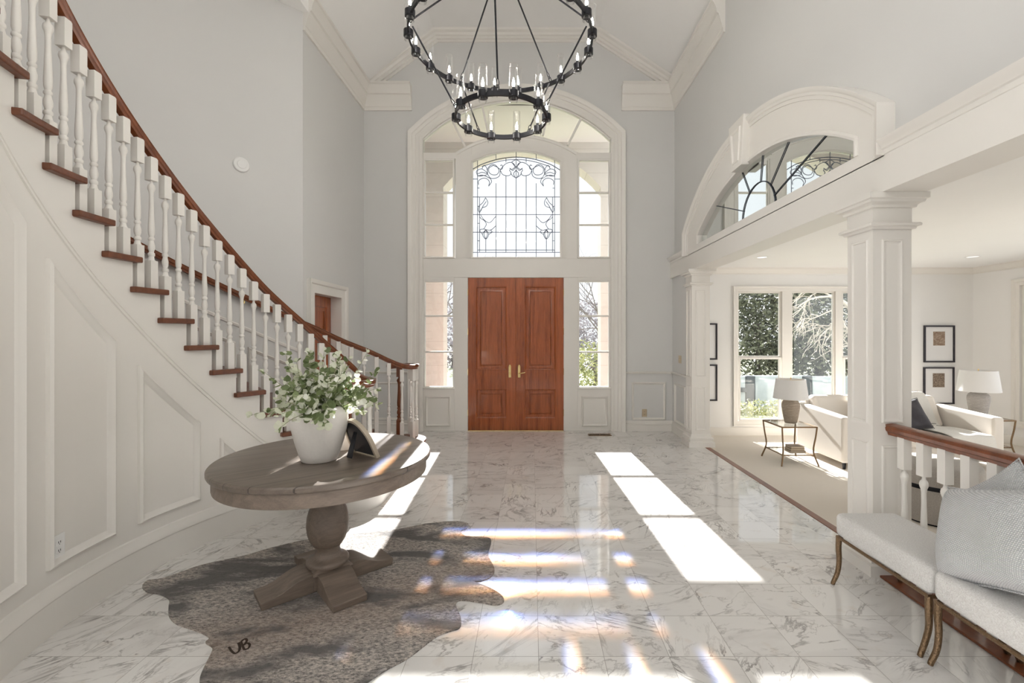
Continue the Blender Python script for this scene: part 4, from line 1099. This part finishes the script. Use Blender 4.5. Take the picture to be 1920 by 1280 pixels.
def side_table(x0,x1,y0,y1,zt,zs,label):
    t = thing('side_table',label,'side table',((x0+x1)/2,(y0+y1)/2,LF))
    m = MB(); m.tube([(x0,y0,zt-.012),(x1,y0,zt-.012),(x1,y1,zt-.012),(x0,y1,zt-.012)],.011,8,closed=True); m.build('top_frame','bronze',t)
    m = MB(); m.box(x0,x1,y0,y1,zt-.008,zt); m.build('glass_top','tglass',t)
    m = MB(); i_=.03; m.tube([(x0+i_,y0+i_,zs-.01),(x1-i_,y0+i_,zs-.01),(x1-i_,y1-i_,zs-.01),(x0+i_,y1-i_,zs-.01)],.009,8,closed=True); sh = m.build('shelf_frame','bronze',t)
    m = MB(); m.box(x0+i_,x1-i_,y0+i_,y1-i_,zs-.008,zs); m.build('shelf_glass','tglass',sh)
    for x,sx in ((x0,1),(x1,-1)):
        for y,sy in ((y0,1),(y1,-1)):
            pts = catmull([(x,y,zt-.005),(x+sx*.012,y+sy*.012,zt-.15),(x+sx*.03,y+sy*.03,zt-.30),(x+sx*.025,y+sy*.025,zs),(x-sx*.01,y-sy*.01,LF+.02),(x-sx*.012,y-sy*.012,LF)],5)
            m = MB(); m.tube(pts,.011,8); m.build('leg','bronze',t,smooth=60)
side_table(3.44,3.92,6.19,6.70,.245,-.15,'bronze and glass side table left of the cream sofa')
side_table(6.42,6.98,6.50,7.0,.275,-.12,'bronze and glass side table right of the cream sofa')
def lamp(x,y,z,s,label,glaze='stoneware'):
    t = thing('table_lamp',label,'lamp',(x,y,z),'stoneware lamps on the side tables')
    m = MB(); m.lathe([(r*s,h*s) for r,h in [(.0,0),(.075,0),(.082,.01),(.098,.09),(.114,.19),(.121,.25),(.118,.29),(.10,.325),(.07,.345),(.045,.352),(.043,.365),(.0,.365)]],(x,y,z),36,cap=False); m.build('base',glaze,t,smooth=50)
    m = MB(); m.lathe([(.012*s,.36*s),(.012*s,.42*s),(.02*s,.425*s),(.02*s,.47*s),(.004,.475*s),(.004,.645*s),(.012,.655*s),(.0,.67*s)],(x,y,z),12,cap=False); m.build('neck','brass',t)
    m = MB(); m.lathe([(.232*s,.36*s),(.195*s,.645*s),(.192*s,.645*s),(.229*s,.36*s),(.232*s,.36*s)],(x,y,z),48,cap=False); sd = m.build('lamp_shade','shade',t,smooth=50)
    m = MB()
    for a in (0,2*pi/3,4*pi/3): m.tube([(x,y,z+.63*s),(x+.16*s*cos(a),y+.16*s*sin(a),z+.63*s)],.002,5)
    m.build('spider','brass',sd)
lamp(3.70,6.44,.247,.97,'table lamp with tan stoneware base on the table left of the sofa')
lamp(6.66,6.72,.277,1.08,'table lamp with grey stoneware base on the table right of the sofa','stoneware_grey')
for k,(dz,h,w,cv,lab) in enumerate(((0,.032,.22,'cover','thick tan book at the bottom of the side table stack'),(.034,.028,.20,'cover2','second tan book in the middle of the side table stack'),(.064,.03,.19,'cover','grey-brown book on top of the side table stack'))):
    t = thing('book',lab,'book',(3.72,6.40,-.148+dz),'books on the side table shelf')
    x0,y0 = 3.61+.006*k,6.29; z0 = -.148+dz
    m = MB(); m.box(x0,x0+w,y0,y0+.15,z0,z0+.003); m.box(x0,x0+w,y0,y0+.15,z0+h-.003,z0+h); m.box(x0,x0+w,y0+.147,y0+.15,z0+.003,z0+h-.003); m.build('cover',cv,t)
    m = MB(); m.box(x0+.004,x0+w-.004,y0+.003,y0+.147,z0+.003,z0+h-.003); m.build('pages','paper',t)
ot = thing('ottoman','round taupe bouclé ottoman with a dark band behind the railing','ottoman',(4.0,4.45,LF))
m = MB(); m.lathe([(.0,LF+.02),(.325,LF+.02),(.335,LF+.04),(.335,LF+.335),(.335,LF+.34)],(4.0,4.45,0),56,cap=False); m.build('base','boucle_dark',ot,smooth=50)
m = MB(); m.lathe([(.338,LF+.335),(.342,LF+.34),(.342,LF+.37),(.338,LF+.375)],(4.0,4.45,0),56,cap=False); m.build('band','black',ot,smooth=50)
m = MB(); m.lathe([(.335,LF+.375),(.345,LF+.40),(.345,LF+.50),(.33,LF+.545),(.29,LF+.565),(.0,LF+.575)],(4.0,4.45,0),56,cap=False); m.build('cushion','boucle_dark',ot,smooth=50)
m = MB(); m.lathe([(.30,LF),(.30,LF+.02)],(4.0,4.45,0),40); m.build('plinth','black',ot)
def picture(x0,x1,z0,z1,mat_,label,art=True):
    t = thing('framed_picture',label,'picture',((x0+x1)/2,8.09,z0),'black framed pictures on the living room wall')
    m = MB(); m.sweep2([(x0,z0),(x1,z0),(x1,z1),(x0,z1)],[(0,.001),(0,.03),(.024,.03),(.026,.014),(.026,.001)],closed=True,mp=LVB); m.build('frame','frameblack',t)
    m = MB(); m.box(x0+.02,x1-.02,z0+.02,z1-.02,.002,.012,LVB); m.build('mat_board','mat',t)
    if art:
        cx=(x0+x1)/2; zt=z1-.11; m = MB(); m.box(cx-.105,cx+.105,zt-.25,zt,.012,.015,LVB); m.build('print',mat_,t)
picture(7.036,7.583,1.011,1.673,'print_a','upper black framed sepia print right of the near column')
picture(7.030,7.575,.263,.925,'print_b','lower black framed brown print above the sofa')
picture(2.78,3.326,1.059,1.711,'print_a','upper black framed picture half hidden by the far column',False)
picture(2.78,3.326,.321,.973,'print_b','lower black framed picture half hidden by the far column',False)

# ================================================================== GARDEN
rnd = random.Random(3)
def leafcloud(mb, c, rad, n, size, flat=.0):
    for _ in range(n):
        while True:
            p = Vector((rnd.uniform(-1,1),rnd.uniform(-1,1),rnd.uniform(-1,1)))
            l = p.length
            if .3 < l < 1 and rnd.random() < l*l: break
        bump = 1+.18*sin(5*p.x+3*p.z)+.12*sin(9*p.y+4*p.x+7*p.z)
        q = Vector((c[0]+p.x*rad[0]*bump, c[1]+p.y*rad[1]*bump, c[2]+p.z*rad[2]*bump))
        s = size*rnd.uniform(.5,1.3); a = Vector((rnd.gauss(0,1),rnd.gauss(0,1),rnd.gauss(0,1))).normalized(); b = a.orthogonal().normalized()
        mb.add([q-a*s,q+b*s*.5,q+a*s,q-b*s*.5],[(0,1,2,3)])
def crown_tree(name,label,c,rad,n,size,mat,trunk_h,tr,group=None,cat='tree'):
    t = thing(name,label,cat,(c[0],c[1],-.4),group)
    m = MB(); leafcloud(m,c,rad,n,size); m.build('foliage',mat,t)
    m = MB(); m.tube(catmull([(c[0],c[1],-.42),(c[0]+.1,c[1],trunk_h*.5),(c[0]-.05,c[1],trunk_h)],4),tr,8); m.build('trunk','barkdark',t,smooth=60)
EG='evergreen trees beyond the living room window'
crown_tree('evergreen_tree','dense evergreen tree at the left of the living room window',(9.3,18.6,2.1),(2.3,1.8,2.6),13000,.10,'evergreen',2.,.14,EG)
crown_tree('evergreen_tree','dense evergreen tree in the middle of the living room window',(12.2,19.2,3.0),(2.6,2.0,3.8),16000,.115,'evergreen',2.,.16,EG)
crown_tree('evergreen_tree','dense evergreen tree behind the near column, through the window',(15.6,19.6,3.0),(2.8,2.0,3.8),9000,.13,'evergreen',2.,.16,EG)
crown_tree('hedge','clipped green hedge seen through the right sidelight',(1.95,14.4,.38),(1.7,.5,.82),3200,.06,'hedge',.5,.05,cat='hedge')
crown_tree('winter_tree','grey leafless thicket behind the hedge, through the right sidelight',(3.6,26,1.2),(2.8,1.6,2.1),5200,.10,'brush',1.,.1)
crown_tree('winter_tree','grey leafless thicket seen through the left sidelight',(-4.4,25,1.1),(2.4,1.6,1.9),4200,.10,'brush',1.,.1)
crown_tree('groundcover','low yellow-green ground cover below the living room window',(6.0,10.8,-.36),(2.4,.35,.26),3000,.045,'hedge',-.2,.02,cat='ground cover')
def branchy(mb, p, d, L, r, depth, droop, spread=.6):
    n = 5; pts=[p.copy()]; q=p.copy()
    for _ in range(n):
        d = (d+Vector((rnd.gauss(0,.16),rnd.gauss(0,.16),rnd.gauss(0,.12)-droop))).normalized(); q = q+d*L/n; pts.append(q.copy())
    mb.tube(pts,[r*(1-.5*k/n) for k in range(n+1)],5 if depth>1 else 4)
    if depth <= 0: return
    for k in range(rnd.choice((3,4)) if depth>1 else 3):
        i = rnd.randint(2,n); dd = (d+Vector((rnd.gauss(0,spread),rnd.gauss(0,spread*.7),rnd.gauss(0,spread)))).normalized()
        branchy(mb,pts[i],dd,L*rnd.uniform(.5,.8),r*.55,depth-1,droop,spread)
t = thing('bare_tree','pale bare tree with drooping branches before the evergreens','tree',(10.0,13.6,-.42),'bare trees in the garden')
m = MB(); m.tube(catmull([(10.0,13.6,-.42),(9.95,13.6,.8),(9.85,13.55,1.7),(9.5,13.5,2.35),(8.9,13.4,2.65)],6),[.12-.0026*k for k in range(25)],8); m.build('trunk','bark',t,smooth=60)
m = MB()
for p,d in (((9.92,13.6,1.3),(-.8,-.2,.5)),((9.85,13.55,1.7),(-.9,-.2,.1)),((9.5,13.5,2.35),(-.9,0,-.2)),((8.9,13.4,2.65),(-.9,0,-.1)),((9.3,13.5,2.5),(-.3,-.4,-.4)),((9.9,13.6,1.6),(.8,-.1,.4)),((9.6,13.5,2.2),(.5,0,.6)),((9.94,13.6,1.0),(-.7,-.3,.15)),((9.2,13.5,2.55),(-.5,.1,.7))):
    branchy(m,Vector(p),Vector(d).normalized(),1.15,.032,3,.07)
m.build('branches','bark',t)
for lab,(x,y),s in (('dark bare tree against the sky in the right sidelight',(2.75,17.),1),('dark bare tree against the sky in the left sidelight',(-3.7,17.),-1)):
    t = thing('bare_tree',lab,'tree',(x,y,-.4),'bare trees in the garden')
    m = MB(); m.tube([(x,y,-.4),(x+.05,y,1.),(x,y,2.)],[.09,.07,.06],8); m.build('trunk','barkdark',t)
    m = MB()
    for k in range(6): branchy(m,Vector((x,y,1.2+.15*k)),Vector((rnd.gauss(-.2*s,.5),rnd.gauss(0,.4),1)).normalized(),1.8,.035,3,-.02,.45)
    m.build('branches','barkdark',t)
gf = thing('reflection_panels','pale blue-white low panels with dark posts, standing in for a window reflection','garden wall',(7.2,12.2,-.42))  # panels and posts made up to stand for a reflection in the pane
for k,(x0,x1) in enumerate(((4.9,5.80),(6.02,7.35),(7.55,9.6))):
    m = MB(); m.box(x0,x1,12.2,12.32,-.42,.38+(.02 if k==1 else 0)); m.build('panel','paleblue',gf,bevel=.02)
for x in (5.91,7.45):
    m = MB(); m.box(x-.13,x+.13,12.15,12.4,-.42,.40); m.build('post','postdark',gf,bevel=.03)
m = MB(); m.box(4.9,5.8,12.15,12.2,-.04,.08); m.build('rail','postdark',gf)

# ================================================================== LIGHT, SKY, CAMERA
wd = bpy.data.worlds.new('World'); SC.world = wd; wd.use_nodes = True
bg = wd.node_tree.nodes['Background']; G = NT(wd.node_tree)
dv = G.n('ShaderNodeSeparateXYZ', ins={0: G.coord('Generated')})
back = G.ramp(G.math('MULTIPLY_ADD', dv.outputs[1], -.5, .5), [(.30,(0,0,0)),(.60,(1,1,1))])
up = G.ramp(dv.outputs[2], [(.35,(0,0,0)),(.8,(1,1,1))])
bf = G.math('MAXIMUM', back, up)
wd.node_tree.links.new(G.mix(bf, (.92,.96,1.), (.97,.985,1.)), bg.inputs[0])
wd.node_tree.links.new(G.math('MULTIPLY_ADD', bf, 1.15, 1.02), bg.inputs[1])
sl = bpy.data.lights.new('sun','SUN'); so = bpy.data.objects.new('sun',sl); COL.objects.link(so)
sl.energy = 19.; sl.angle = R_(.53); sl.color = (1.,.975,.94)
so.rotation_euler = Vector((.09,-1.865,-1)).to_track_quat('-Z','Y').to_euler(); so.location = (0,20,12)
cam = bpy.data.cameras.new('camera'); co = bpy.data.objects.new('camera',cam); COL.objects.link(co)
co.location = (0,0,1.5); co.rotation_euler = (R_(90),0,0); cam.sensor_width = 36.; cam.lens = 36*845/1920
cam.shift_x = -37/1920; cam.shift_y = -12/1920; cam.clip_start = .02; cam.clip_end = 300
SC.camera = co
SC.view_settings.view_transform = 'Standard'; SC.view_settings.look = 'None'; SC.view_settings.gamma = 1; SC.view_settings.use_curve_mapping = False
SC.view_settings.exposure = .25
SC.cycles.use_denoising = True
SC.cycles.use_adaptive_sampling = True; SC.cycles.adaptive_threshold = .02
SC.cycles.max_bounces = 9; SC.cycles.diffuse_bounces = 5; SC.cycles.transparent_max_bounces = 20; SC.cycles.glossy_bounces = 4
SC.cycles.caustics_reflective = False; SC.cycles.sample_clamp_indirect = 6
